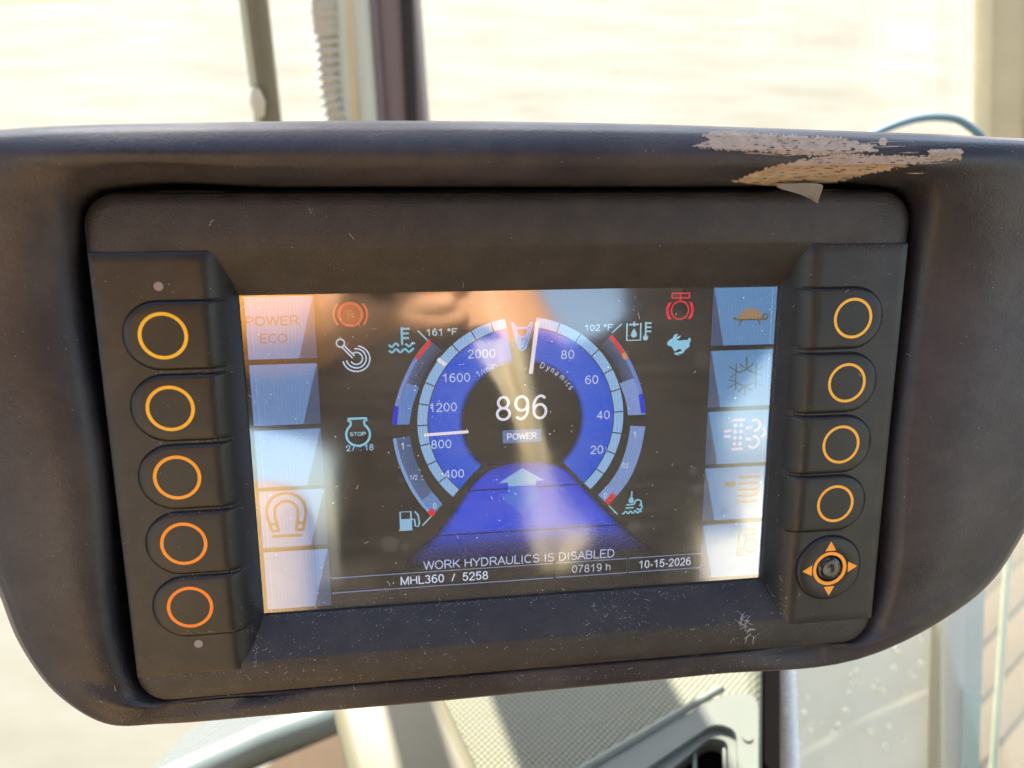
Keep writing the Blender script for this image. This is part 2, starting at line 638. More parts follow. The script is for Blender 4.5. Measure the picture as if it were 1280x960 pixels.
for k_, (xa, xb, rr_, mm_, lab) in enumerate(((421, 428, 0.0100, M_pipeA, 'grey green pipe next to the corrugated hose'), (434, 440, 0.0080, M_pipeB, 'tan pipe between the two grey pipes by the pillar'), (446, 458, 0.0110, M_pipeA, 'grey pipe touching the mauve pillar'))):
    a, b = px_line(xa, xb, FY - 0.045 + 0.004 * k_, BARZ, ROOFZ)
    o = tube('pipe', [a, b], rr_, mm_)
    o['label'] = lab
    o['category'] = 'pipe'
    o['group'] = 'pipes running up the pillar'

# blue rubber hose low behind the window at the right
M_bluehose = mat('blue_hose', (0.13, 0.22, 0.25), 0.5)
cv = catmull([tuple(at_d(x, y, 0.62)) for x, y in ((1020, 235), (1060, 188), (1105, 162), (1150, 148), (1190, 148), (1214, 160), (1232, 182), (1245, 240))], 8, closed=False)
o = tube('blue_hose', cv, 0.0030, M_bluehose)
o['label'] = 'thin blue hose bending down behind the top edge of the monitor hood'
o['category'] = 'hose'

# ---------------------------------------------------------------- console and lower fittings
def dotted(name, col, scale=2.9, rough=0.5):
    m, nt, b = new_mat(name)
    tc = nt.nodes.new('ShaderNodeTexCoord')
    mp = nt.nodes.new('ShaderNodeMapping')
    mp.inputs['Rotation'].default_value = (0, 0, R(45))
    mp.inputs['Scale'].default_value = (1000 / scale, 1000 / scale, 1000 / scale)
    vo = nt.nodes.new('ShaderNodeTexVoronoi')
    vo.inputs['Randomness'].default_value = 0.0
    vo.inputs['Scale'].default_value = 1.0
    nt.links.new(tc.outputs['Object'], mp.inputs['Vector'])
    nt.links.new(mp.outputs[0], vo.inputs['Vector'])
    bp = nt.nodes.new('ShaderNodeBump')
    bp.invert = True
    bp.inputs['Distance'].default_value = 0.0012
    bp.inputs['Strength'].default_value = 1.0
    nt.links.new(vo.outputs['Distance'], bp.inputs['Height'])
    nt.links.new(bp.outputs[0], b.inputs['Normal'])
    b.inputs['Base Color'].default_value = (*col, 1)
    b.inputs['Roughness'].default_value = rough
    return m


M_dash = dotted('dimpled_vinyl', (0.150, 0.150, 0.102), scale=2.5)
M_vent = mat('vent_plastic', (0.125, 0.140, 0.115), 0.45, 0.5, mottle=0.1, mscale=20)
CZ = 0.955


def pxpoly(pts, Z):
    return [tuple(at_z(x, y, Z)) for x, y in pts]


def slab(name, px, Z, th, m, parent=None, bevel=0.0, **k):
    P = pxpoly(px, Z)
    o = prism(name, [(p[0], p[1]) for p in P], Z - th, Z, m, parent, mm=False, **k)
    if bevel:
        bm = bmesh.new()
        bm.from_mesh(o.data)
        bmesh.ops.bevel(bm, geom=bm.edges[:], offset=bevel, segments=4, affect='EDGES', profile=0.5)
        bm.to_mesh(o.data)
        bm.free()
        sharp(o, 50)
    return o


con = empty('side_console', Matrix.Identity(4), 'pale green dimpled vinyl console below the monitor with an air vent', 'console')
slab('console_top', [(428, 850), (700, 800), (957, 770), (958, 1300), (520, 1300), (470, 1060), (445, 960)], CZ, 0.30, M_dash, con, bevel=0.012)
box('console_base', (0.08, 0.22, 0.33), (0.34, 0.24, 0.66), M_cabdark, con, bevel=0.02)
# the vent housing on the console
vent = empty('air_vent', Matrix.Identity(4), 'pale green air vent housing with a dark louvre opening at the lower right', 'air vent')
VZ = CZ + 0.011
M_black = mat('matt_black', (0.004, 0.0035, 0.0035), 1.0, 0.05)


def rounded(pts, r_px, n=5):
    out = []
    K = len(pts)
    for i in range(K):
        p0, p1, p2 = Vector(pts[i - 1]), Vector(pts[i]), Vector(pts[(i + 1) % K])
        a = (p0 - p1)
        b = (p2 - p1)
        r = min(r_px, a.length * .45, b.length * .45)
        A = p1 + a.normalized() * r
        B = p1 + b.normalized() * r
        for j in range(n + 1):
            t = j / n
            out.append(tuple((1 - t) ** 2 * A + 2 * t * (1 - t) * p1 + t * t * B))
    return out


def ringplate(name, outer, inner, Z0, Z1, m, parent):
    """plate with a hole; outer and inner have the same point count"""
    Po0, Po1 = pxpoly(outer, Z0), pxpoly(outer, Z1)
    Pi1, Pi0 = pxpoly(inner, Z1), pxpoly(inner, Z0)
    # hole walls drop straight down from the top edge
    Pi0 = [(p[0], p[1], Z0) for p in Pi1]
    Po0 = [(p[0], p[1], Z0) for p in Po1]
    return loft(name, [Po0, Po1, Pi1, Pi0], m, parent, mm=False, deg=30)


out_px = rounded([(640, 1020), (905, 866), (948, 868), (948, 1150), (640, 1150)], 26)
in_px = rounded([(690, 1040), (893, 903), (921, 912), (926, 1110), (690, 1110)], 30)
ringplate('outer_frame', out_px, in_px, VZ - 0.01, VZ + 0.006, M_vent, vent)
in2 = rounded([(745, 1040), (888, 921), (910, 926), (914, 1095), (745, 1095)], 26)
ringplate('inner_rim', rounded([(690, 1040), (894, 902), (922, 911), (927, 1110), (690, 1110)], 30), in2, VZ - 0.012, VZ + 0.002, M_vent, vent)
tube('rim_bead', [Vector(p) + Vector((0, 0, .006)) for p in pxpoly([(650, 1016), (760, 951), (900, 868)], VZ)], 0.0022, M_vent, vent)
slab('duct', [(700, 1100), (700, 1030), (890, 905), (925, 915), (928, 1100)], CZ + 0.0012, 0.02, M_black, vent)
for x in (800, 868, 905):
    A, B = Vector(at_z(x, 915 + (905 - x) * .6, VZ - .002)), Vector(at_z(x + 4, 1090, VZ - .002))
    tube('louvre', [A, B], 0.0012, M_vent, vent, n=8)
scp = Vector(at_z(934, 922, VZ + 0.006))
o = tube('screw', [scp, scp + Vector((0, 0, 0.001))], 0.0026, M_vent, vent, n=16)

# dark rubber seal and white ribbed sleeve to the right of the console
o = slab('rubber_seal', [(953, 770), (975, 768), (975, 1300), (953, 1300)], CZ - 0.012, 0.05, M_black)
o['label'] = 'black rubber seal strip between the console and the white ribbed sleeve'
o['category'] = 'seal'
rs = [Vector(at_d(x, y, 0.50)) for x, y in ((978, 760), (981, 860), (985, 960), (990, 1100))]
crv = resample(catmull([tuple(p) for p in rs], 10, closed=False), 0.0006)
acc, rads = 0, []
for i, p in enumerate(crv):
    if i:
        acc += (p - crv[i - 1]).length
    rads.append(0.0062 + 0.0011 * math.sin(acc / 0.0036 * 2 * math.pi))
hs = empty('ribbed_sleeve', Matrix.Identity(4), 'white ribbed cable sleeve standing between the black seal and dusty window', 'cable sleeve')
tube('sleeve_skin', crv, rads, mat('white_sleeve', (0.82, 0.82, 0.78), 0.6), hs, n=12)

# dusty pane with droplets
DP = 0.62
pn = empty('side_window', Matrix.Identity(4), 'dusty lower side window with water drops, right below the monitor', 'window')
q = [at_d(x, y, DP) for x, y in ((984, 700), (1176, 690), (1186, 1700), (1000, 1700))]
nrm = ((q[1] - q[0]).cross(q[3] - q[0])).normalized()
vs = [tuple(p) for p in q] + [tuple(p + nrm * 0.004) for p in q]
mesh('pane', vs, BOX_F, M_dusty, pn)
M_drop = pane_mat('water_drop', 0.85, film_col=(0.98, 0.97, 0.86))
bmd = bmesh.new()
drops = [(1063, 842), (1066, 853), (1075, 853), (1062, 865), (1097, 850), (1103, 862), (1118, 835), (1136, 838), (1152, 830), (1105, 868), (1057, 888), (1130, 863), (1012, 912), (1047, 905), (1026, 903), (1041, 915), (1110, 908), (1128, 925), (1106, 932), (1088, 915), (1005, 890), (1010, 872), (1120, 812), (1150, 800), (1000, 930), (1070, 838), (1142, 845), (1092, 858), (1050, 915)]
for (x, y) in drops:
    s = random.choice((0.0012, 0.0018, 0.0024, 0.0032)) * random.uniform(.8, 1.1)
    mtx = Matrix.Translation(at_d(x, y, DP - 0.003)) @ Matrix.Diagonal((s, s, s * .9, 1))
    bmesh.ops.create_icosphere(bmd, subdivisions=2, radius=1, matrix=mtx)
me = bpy.data.meshes.new('droplets')
bmd.to_mesh(me)
bmd.free()
link('droplets', me, M_drop, pn, smooth=True, kind='stuff')
# pale frame, grey strip and teal edge of the window
for nm, xs, D, m_ in (('frame_strip', (1170, 1184), DP - .01, M_cream), ('frame_face', (1182, 1204), DP, mat('frame_grey', (0.36, 0.38, 0.37), 0.5)), ('teal_strip', (1202, 1226), DP + .005, mat('strip_grey_green', (0.27, 0.32, 0.31), 0.5, mottle=.3, mscale=30))):
    A = [at_d(x, y, D) for x, y in ((xs[0] + 6, 700), (xs[1] + 6, 700), (xs[1] - 23, 1700), (xs[0] - 23, 1700))]
    vs = [tuple(p) for p in A] + [tuple(p + nrm * 0.012) for p in A]
    mesh(nm, vs, BOX_F, m_, pn)
A = [at_d(x, y, DP - .004) for x, y in ((1204, 862), (1226, 868), (1222, 1050), (1198, 1050))]
mesh('teal_tape', [tuple(p) for p in A] + [tuple(p + nrm * 0.003) for p in A], BOX_F, M_teal, pn)
A = [at_d(x, y, DP - .03) for x, y in ((1178, 560), (1420, 560), (1420, 1700), (1180, 1700))]
mesh('hazy_pane', [tuple(p) for p in A] + [tuple(p + nrm * 0.003) for p in A], BOX_F, pane_mat('hazy_glass', 0.22, film_col=(0.62, 0.64, 0.58)), pn)
A, B = at_d(1264, 640, 0.66), at_d(1236, 1040, 0.66)
o = tube('glass_edge_trim', [A, B], 0.0030, mat('lime_trim', (0.52, 0.56, 0.33), 0.4))
o['label'] = 'thin pale lime trim line down the right-hand pane in front of the planks'
o['category'] = 'trim'
A, B, Cc = at_d(1168, 864, 0.72), at_d(1080, 903, 0.72), at_d(985, 958, 0.72)
o = tube('yellow_rail', [A, B, Cc, at_d(930, 990, 0.72)], 0.0050, mat('pale_yellow', (0.60, 0.54, 0.30), 0.45))
o['label'] = 'pale yellow rail slanting behind the dusty side window'
o['category'] = 'rail'

# ---------------- lower left: rail, seal, dimpled panel, brown mat, cream cushion
M_aqua = mat('aqua_white_paint', (0.145, 0.175, 0.158), 0.3, 0.6, mottle=0.08, mscale=12)
o = tube('sill_rail', [Vector(at_z(440, 886, 0.66)), Vector(at_z(330, 925, 0.66)), Vector(at_z(215, 978, 0.66)), Vector(at_z(120, 1030, 0.66)), Vector(at_z(60, 1060, 0.64)), Vector(at_z(40, 1072, 0.5)), Vector(at_z(40, 1072, 0.5)) + Vector((0, 0, -0.5))], 0.0155, M_aqua, None, n=20)
o['label'] = 'pale aqua tubular rail slanting across the lower left corner'
o['category'] = 'rail'
o = tube('black_seal', [Vector(at_z(400, 884, 0.66)), Vector(at_z(290, 930, 0.66)), Vector(at_z(170, 988, 0.66))], 0.0045, M_groove)
o['label'] = 'thin black seal running above the aqua rail'
o['category'] = 'seal'
M_panelblue = dotted('dimpled_blue_grey', (0.080, 0.098, 0.097), scale=4)
o = slab('door_panel', [(150, 1000), (236, 915), (300, 880), (440, 850), (440, 888), (300, 945), (200, 1000)], 0.62, 0.03, M_panelblue)
o['label'] = 'light blue grey dimpled panel strip behind the aqua rail'
o['category'] = 'panel'
M_mat = mat('brown_mat', (0.075, 0.05, 0.03), 0.9, 0.2, mottle=0.45, mscale=12)
o = slab('floor_mat', [(270, 1010), (430, 880), (520, 880), (520, 1300), (270, 1300)], 0.30, 0.03, M_mat)
o['label'] = 'brown floor mat between the aqua rail and the cream cushion'
o['category'] = 'floor mat'
M_cushion = mat('cream_leather', (0.135, 0.122, 0.075), 0.5, 0.4, grain=0.25, gscale=350, mottle=0.06, mscale=9)


o = slab('armrest_pad', [(412, 872), (548, 850), (640, 1040), (450, 1040)], CZ + 0.022, 0.026, M_cushion, None, bevel=0.008)
o['label'] = 'cream leather pad lying on the console edge below the monitor'
o['category'] = 'armrest pad'

# ================================================================== MONITOR HOUSING
hous = empty('monitor_housing', MON_W, 'large dark brown plastic hood round the display with a scuffed top edge', 'monitor housing')


def rr_keys(hw, vt, vb, r, z):
    """30 key points, clockwise from top left"""
    P = [(x, vt) for x in np.linspace(-hw + r, hw - r, 6)]
    for a in (67.5, 45, 22.5):
        P.append((hw - r + r * math.cos(R(a)), vt - r + r * math.sin(R(a))))
    P += [(hw, y) for y in np.linspace(vt - r, vb + r, 3)]
    for a in (-22.5, -45, -67.5):
        P.append((hw - r + r * math.cos(R(a)), vb + r + r * math.sin(R(a))))
    P += [(x, vb) for x in np.linspace(hw - r, -hw + r, 6)]
    for a in (-112.5, -135, -157.5):
        P.append((-hw + r + r * math.cos(R(a)), vb + r + r * math.sin(R(a))))
    P += [(-hw, y) for y in np.linspace(vb + r, vt - r, 3)]
    for a in (157.5, 135, 112.5):
        P.append((-hw + r + r * math.cos(R(a)), vt - r + r * math.sin(R(a))))
    return [(p[0], p[1], z) for p in P]


OUT_PX = [(0, 162), (260, 153), (520, 151), (800, 155), (1040, 163), (1240, 171),
          (1330, 177), (1410, 190), (1440, 250),
          (1440, 340), (1415, 450), (1360, 540),
          (1290, 650), (1235, 732), (1172, 779),
          (1100, 815), (880, 844), (700, 861.5), (520, 879), (340, 894), (200, 905),
          (138, 906), (76, 872), (26, 808),
          (-4, 735), (-60, 600), (-110, 440),
          (-130, 300), (-110, 200), (-60, 168)]
isT = [1] * 6 + [.88, .74, .6] + [.42, .22, .08] + [0] * 3 + [0] * 6 + [0] * 3 + [.08, .22, .42] + [.6, .74, .88]
isB = [0] * 12 + [0, 0, .4] + [1] * 6 + [.5, 0, 0] + [0] * 6
inner = rr_keys(113.2, 75.0, -69.2, 9.5, 0)


def mk(z_side, z_top, z_bot, f, grow=0.0):
    """loop a fraction f of the way from the opening to the outline"""
    L = []
    for i, (x, y, _) in enumerate(inner):
        z = z_side + (z_top - z_side) * isT[i] + (z_bot - z_side) * isB[i]
        ox, oy = M(*OUT_PX[i], z if f > 0.5 else 14)
        ux, uy = x + (ox - x) * f, y + (oy - y) * f
        if grow:
            d = Vector((ox - x * .0, oy - 3)).normalized()
            ux, uy = ux + d.x * grow, uy + d.y * grow
        L.append((ux, uy, z))
    return L


def lipoff(hw, vt, vb, r, zs, zt, zb):
    L = rr_keys(hw, vt, vb, r, 0)
    return [(p[0], p[1], zs + (zt - zs) * isT[i] + (zb - zs) * isB[i]) for i, p in enumerate(L)]


loops = [lipoff(111.6, 74.2, -67.8, 8.8, -4, -4, -4),
         lipoff(111.7, 74.4, -67.9, 9.0, 6.5, 12, 4.0),
         lipoff(112.0, 75.0, -68.1, 9.4, 7.8, 15, 5.2),
         lipoff(112.9, 76.0, -68.5, 10.2, 9.2, 18.0, 5.8),
         lipoff(114.6, 78.0, -69.2, 11.8, 10.6, 20.5, 6.0),
         mk(11.4, 22.0, 6.0, 0.30), mk(11.9, 21.8, 6.0, 0.60), mk(11.2, 19.0, 5.8, 0.84), mk(10.4, 16.4, 5.4, 0.95), mk(10.0, 14.8, 5.2, 1.0, -1.5),
         mk(9.6, 14.2, 4.9, 1.0, -1.15), mk(6.4, 11.0, 2.6, 1.0, 0.0), mk(5.8, 8, 2.0, 1.0, -.1), mk(0, -4, -3, 1.0, -2.2), mk(-14, -20, -14, 1.0, -7), mk(-34, -38, -30, 0.9, -14)]
# bottom strip is narrow: keep the fractions inside the outline
sm = [smooth_loop(L, 8) for L in loops]
shroud = loft('hood_shell', sm, M_shroud, hous, deg=88)
M_rim = mat('pale_rim', (0.105, 0.078, 0.070), 0.55, 0.4, grain=0.3, gscale=900, mottle=0.4, mscale=40)  # lighter brown for the outer edge rows of the shell
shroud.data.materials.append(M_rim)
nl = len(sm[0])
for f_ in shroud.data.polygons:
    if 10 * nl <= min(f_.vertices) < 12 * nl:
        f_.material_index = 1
# back cover and the arm that carries the monitor to the cross bar
bk = [(p[0] * .97, p[1] * .97, -38) for p in sm[-1]]
prism('back_cover', bk[::3], -50, -36, M_cabdark, hous)
tgt = MON_W.inverted() @ Vector((0.05, FY - 0.03, BARZ))
tube('mounting_arm', [(0, 0, -48), (2, -10, -110), tuple(tgt * 1000)], 16, M_cabdark, hous, mm=True)

bm = bmesh.new()
bm.from_mesh(shroud.data)
bvh_shroud = BVHTree.FromBMesh(bm)
bm.free()


def cast(bvh, px, py):
    """photo pixel -> point and normal on a monitor-local mesh (metres)"""
    o = MON_CAM.inverted() @ Vector((0, 0, 0))
    d = (MON_CAM.inverted().to_3x3() @ Vector(((px - 640) / F_PX, -(py - 480) / F_PX, -1.0))).normalized()
    h = bvh.ray_cast(o, d)
    return h[0], h[1]


def inpoly(x, y, P):
    c = False
    j = len(P) - 1
    for i in range(len(P)):
        if (P[i][1] > y) != (P[j][1] > y) and x < (P[j][0] - P[i][0]) * (y - P[i][1]) / (P[j][1] - P[i][1]) + P[i][0]:
            c = not c
        j = i
    return c


def conform(name, polys, step, m, parent, bvh, lift, jag=1.5, density=1.0, streak=False):
    """worn patch with its own thickness, laid over a curved surface"""
    xs = [p[0] for P in polys for p in P]
    ys = [p[1] for P in polys for p in P]
    vs, fs, idx = [], [], {}

    def vert(i, j):
        if (i, j) in idx:
            return idx[(i, j)]
        px, py = x0 + i * step, y0 + j * step * .6
        h, n = cast(bvh, px, py)
        if h is None:
            idx[(i, j)] = None
            return None
        nz = noise.noise(Vector((px * .25, py * .5, 3.1)))
        idx[(i, j)] = len(vs)
        vs.append(tuple(h + n * (lift * (0.5 + 0.8 * nz * nz + 0.4 * abs(noise.noise(Vector((px * .9, py * 1.2, 0))))))))
        return idx[(i, j)]
    x0, y0 = min(xs), min(ys)
    for i in range(int((max(xs) - x0) / step) + 1):
        for j in range(int((max(ys) - y0) / (step * .6)) + 1):
            px, py = x0 + (i + .5) * step, y0 + (j + .5) * step * .6
            ox = jag * 2 * noise.noise(Vector((px * .16, py * .3, 7)))
            oy = jag * noise.noise(Vector((px * .3, py * .2, 1.7))) + jag * .6 * noise.noise(Vector((px * 1.1, py * .4, 5)))
            if not any(inpoly(px + ox, py + oy, P) for P in polys):
                continue
            if density < 1 and (noise.noise(Vector((px * .10, py * .75, 11))) + .55) > density + .25:
                continue
            q_ = [vert(i, j), vert(i + 1, j), vert(i + 1, j + 1), vert(i, j + 1)]
            if None not in q_:
                fs.append(tuple(q_))
    if not fs:
        return None
    o = mesh(name, vs, fs, m, parent)
    sharp(o, 60)
    return o


scA = [(864, 184), (886, 176), (878, 168), (905, 163), (960, 168), (1040, 172), (1092, 182), (1096, 190), (1044, 192), (1010, 195), (960, 190), (900, 187)]
scB = [(914, 226), (952, 212), (1000, 200), (1045, 192), (1092, 194), (1150, 196), (1200, 190), (1203, 199), (1150, 203), (1120, 210), (1080, 218), (1050, 226), (1038, 232), (968, 233)]
conform('scuff', [scA, scB], 0.85, M_scuff, hous, bvh_shroud, 0.00022, jag=3.0, density=0.70)
conform('scuff', [[(1098, 176), (1104, 172), (1110, 177), (1106, 183), (1099, 182)], [(1160, 188), (1200, 186), (1205, 192), (1160, 196)]], 1.0, M_scuff, hous, bvh_shroud, 0.0003, jag=1.2)
rs_ = random.Random(5)
fine = []
for k_ in range(26):
    x0_ = rs_.uniform(880, 1150)
    y0_ = 172 + (x0_ - 880) * .05 + rs_.uniform(-4, 34) if x0_ > 960 else rs_.uniform(166, 192)
    ln_ = rs_.uniform(12, 60)
    sl_ = rs_.uniform(-.06, .10)
    fine.append([(x0_, y0_), (x0_ + ln_ * .5, y0_ + ln_ * sl_ * .5 - .7), (x0_ + ln_, y0_ + ln_ * sl_), (x0_ + ln_ * .5, y0_ + ln_ * sl_ * .5 + .7)])
conform('scratches', fine, 0.7, M_scuff, hous, bvh_shroud, 0.00012, jag=0.3)['kind'] = 'stuff'
# hanging flap of torn film
fl = []
fl_px = [[(964, 231), (985, 229), (1010, 228), (1031, 229)], [(975, 236), (990, 236), (1010, 235), (1029, 236)], [(992, 240), (1002, 242), (1014, 242), (1026, 243)], [(1008, 246), (1014, 248), (1019, 249), (1023, 250)], [(1020, 252), (1021, 253), (1022, 254), (1022.5, 255)]]
for r_i, row in enumerate(fl_px):
    for c_i, (x, y) in enumerate(row):
        z = 16.5 - r_i * 1.2 + 0.6 * math.sin(c_i * 2 + r_i)
        fl.append((*M(x, y, z), z))
fsf = [(r_ * 4 + c_, r_ * 4 + c_ + 1, (r_ + 1) * 4 + c_ + 1, (r_ + 1) * 4 + c_) for r_ in range(4) for c_ in range(3)]
o = mesh('torn_flap', fl, fsf, M_peel, hous, smooth=True, mm=True)
so = o.modifiers.new('thick', 'SOLIDIFY')
so.thickness = 0.0003
so = o.modifiers.new('sub', 'SUBSURF')
so.levels = so.render_levels = 2

# ================================================================== DISPLAY UNIT
disp = empty('display_unit', MON_W, 'dark machine display with orange ringed keys and a lit blue gauge screen', 'display')
Zb = 9.2
prof = [(110.0, 72.6, -66.8, 8.4, -6), (110.8, 73.3, -67.4, 9.0, 3.5), (110.6, 73.1, -67.1, 8.8, 6.2), (109.9, 72.4, -66.2, 8.3, 8.0), (108.6, 71.2, -64.4, 7.4, 8.9), (106.4, 69.2, -62.0, 5.6, 9.2), (104, 64, -59, 4, 9.25)]
Lb = [rrect(a_, b_, c_, r_, z_) for a_, b_, c_, r_, z_ in prof]
Lb.append(rrect(83.2, 59.3, -56.2, 0.8, 9.25))
Lb.append(rrect(82.6, 58.6, -55.6, 0.8, 8.95))
Lb.append(rrect(76.9, 47.2, -46.9, 0.5, 1.25))
Lb.append(rrect(76.45, 46.45, -46.45, 0.4, 0.8))
Lb.append(rrect(76.35, 46.35, -46.35, 0.35, 0.2))
Lb.append(rrect(76.35, 46.35, -46.35, 0.35, -3.0))
loft('bezel', Lb, M_bezel, disp, deg=28)
box('back_shell', (0, 0.0022, -0.012), (0.215, 0.138, 0.018), M_groove, disp)


def zpod(a):
    """height of the keypad at distance a (mm) from the middle of the display"""
    if a >= 84.5:
        return 9.8
    t = min(1.0, (84.5 - a) / 8.1)
    return 9.8 - 8.7 * t ** 2.7


def pod(sgn):
    us = [109.6, 109.3, 108.8] + list(np.linspace(107, 85, 8)) + list(np.linspace(84, 76.4, 14))
    vt, vb = 58.5, -57.8
    vsr = [(vt, -.7), (vt - .15, -.2), (vt - .5, 0)] + [(v, 0) for v in np.linspace(vt - 3, vb + 3, 16)] + [(vb + .5, 0), (vb + .15, -.2), (vb, -.7)]
    L = []
    for v, dz in vsr:
        row = []
        for i, a in enumerate(us):
            e = (-.7, -.2, 0)[i] if i < 3 else 0
            row.append((sgn * a, v, zpod(a) + min(dz, e)))
        L.append(row)
    o = loft('keypad', L, M_rubber, disp, closed=False, deg=35)
    return o


pads = [pod(-1), pod(1)]


def key(sgn, vc, Rk, uc, name='key', m=M_key):
    """D-shaped key: round outer end, runs inwards over the slope of the pad"""
    us = []
    for i in range(15):
        us.append(uc + Rk * math.cos(math.pi / 2 * i / 14))
    us += list(np.linspace(uc, 85, 4))[1:] + list(np.linspace(84.2, 77.6, 10))
    prof_ = [(1.0, -0.35), (0.985, 0.30), (0.95, 0.62), (0.87, 0.78), (0.55, 0.82), (0.0, 0.80)]
    rows = [(f, z) for f, z in prof_] + [(-f, z) for f, z in prof_[::-1][1:]]
    L = []
    for k_, a in enumerate(us):
        if a > uc:
            h = math.sqrt(max(0.0, Rk * Rk - (a - uc) ** 2))
            e = max(0.0, 1 - (a - uc) / Rk)
            zr = min(1.0, math.sqrt(max(0, 1 - ((a - uc) / Rk) ** 8)))
        else:
            h, zr = Rk, 1.0
            if a < 85:
                zr = max(0.0, min(1.0, (a - 77.6) / 4.2))
                h = Rk - 0.45 * (1 - zr)
        row = []
        for f, z in rows:
            zz = z if z < 0 else z * zr
            row.append((sgn * a, vc + f * h, zpod(a) + (zz if zr > 0.02 else -0.25)))
        L.append(row)
    return loft(name, L, m, disp, closed=False, deg=50)


def groove(sgn, vc, Rk, uc, parent):
    """sunk dark line round a key"""
    path = []
    for a in np.linspace(79.5, uc, 12):
        path.append((sgn * a, vc + Rk + .12, zpod(a) + 0.02))
    for i in range(1, 16):
        t = math.pi / 2 - math.pi * i / 16
        path.append((sgn * (uc + (Rk + .12) * math.cos(t)), vc + (Rk + .12) * math.sin(t), zpod(uc) + 0.02))
    for a in np.linspace(uc, 79.5, 12):
        path.append((sgn * a, vc - Rk - .12, zpod(a) + 0.02))
    return tube('key_gap', path, 0.20, M_groove, parent, n=6, mm=True)


def ring_v(cu, cv, r0, r1, z, n=56, a0=0, a1=360):
    vs, fs = [], []
    full = abs(a1 - a0) >= 359.9
    cnt = n if full else n + 1
    for i in range(cnt):
        a = R(a0 + (a1 - a0) * i / n)
        vs += [(cu + r0 * math.cos(a), cv + r0 * math.sin(a), z), (cu + r1 * math.cos(a), cv + r1 * math.sin(a), z)]
    for i in range(n):
        j = (i + 1) % cnt
        fs.append((2 * i, 2 * i + 1, 2 * j + 1, 2 * j))
    return vs, fs


def ring_raised(name, cu, cv, r0, r1, z, h, m, parent, n=56):
    L = []
    for rr2, zz in ((r0, z - .05), (r0 + .1, z + h), (r1 - .1, z + h), (r1, z - .05)):
        L.append([(cu + rr2 * math.cos(2 * math.pi * i / n), cv + rr2 * math.sin(2 * math.pi * i / n), zz) for i in range(n)])
    return loft(name, L, m, parent, deg=30)


ringcols = [(0.72, 0.38, 0.02), (0.72, 0.35, 0.015), (0.72, 0.27, 0.012), (0.72, 0.22, 0.01), (0.72, 0.185, 0.01)]
RK = 8.75
for k_, vc in enumerate((37.5, 18.6, -0.1, -18.7, -37.2)):
    ko = key(-1, vc, RK, 94.4)
    groove(-1, vc, RK, 94.4, ko)
    mring = mat('ring_orange', ringcols[k_], 0.45, 0.4, mottle=0.08, mscale=120, emis=(ringcols[k_], 0.035))
    ring_raised('ring', -93.4, vc, 5.1, 6.1, 9.8 + 0.80, 0.06, mring, ko)
for k_, vc in enumerate((37.5, 18.65, 0.05, -18.4)):
    ko = key(1, vc, RK, 94.4)
    groove(1, vc, RK, 94.4, ko)
    mring = mat('ring_amber', (0.72, 0.36 - .015 * k_, 0.03), 0.45, 0.4, mottle=0.1, mscale=120, emis=((0.8, 0.42, 0.035), 0.03))
    ring_raised('ring', 93.9 - .2 * k_, vc, 4.95, 5.9, 9.8 + 0.80, 0.06, mring, ko)
    # soft dimple inside the ring
# navigation key
NU, NV = 93.2, -39.3
L = []
n = 64
for r_, z_ in ((10.4, 9.5), (10.3, 10.2), (10.0, 10.55), (9.4, 10.75), (7.2, 10.80), (5.4, 10.70), (4.4, 10.3), (4.0, 9.6), (3.9, 9.0)):
    L.append([(NU + r_ * math.cos(2 * math.pi * i / n), NV + r_ * math.sin(2 * math.pi * i / n), z_) for i in range(n)])
nav = loft('navigation_key', L, M_key, disp, deg=50)
M_nav = mat('arrow_orange', (0.74, 0.27, 0.025), 0.45, 0.4, mottle=0.08, mscale=120, emis=((0.82, 0.36, 0.03), 0.035))
ring_raised('ring', NU, NV, 4.35, 5.5, 10.66, 0.12, M_nav, nav)
ring_raised('key_gap', NU, NV, 10.3, 10.75, 9.76, 0.10, M_groove, nav)
L = []
for r_, z_ in ((4.2, 9.2), (4.0, 10.2), (3.4, 10.9), (2.4, 11.2), (1.2, 11.0), (0.02, 10.9)):
    L.append([(NU + r_ * math.cos(2 * math.pi * i / n), NV + r_ * math.sin(2 * math.pi * i / n), z_) for i in range(n)])
loft('thumb_dome', L, mat('dome_black', (0.010, 0.012, 0.014), 0.16, 0.6, mottle=0.3, mscale=200), nav, deg=70)
for k_ in range(4):
    a = R(90 * k_ + 2)
    ca, sa = math.cos(a), math.sin(a)
    tri = [(5.9, -1.7), (8.9, 0), (5.9, 1.7)]
    P = [(NU + x * ca - y * sa, NV + x * sa + y * ca) for x, y in tri]
    prism('arrow', P, 10.7, 10.86, M_nav, nav)
# light sensor dots
for (x, y) in ((198, 358), (248, 805)):
    u_, v_ = M(x, y, 9.9)
    n2 = 24
    prism('sensor_dot', [(u_ + 1.15 * math.cos(2 * math.pi * i / n2), v_ + 1.15 * math.sin(2 * math.pi * i / n2)) for i in range(n2)], 9.4, 9.85, M_grey, disp)

# ================================================================== SCREEN
ZS = -0.9
scr = prism('screen', rrect(76.3, 46.3, -46.3, .3, 0), -2.4, ZS - 0.05, M_lcdback, disp)
zc = [ZS]


def nz_():
    zc[0] += 0.0012
    return zc[0]


def S(px, py):
    return M(px, py, ZS)


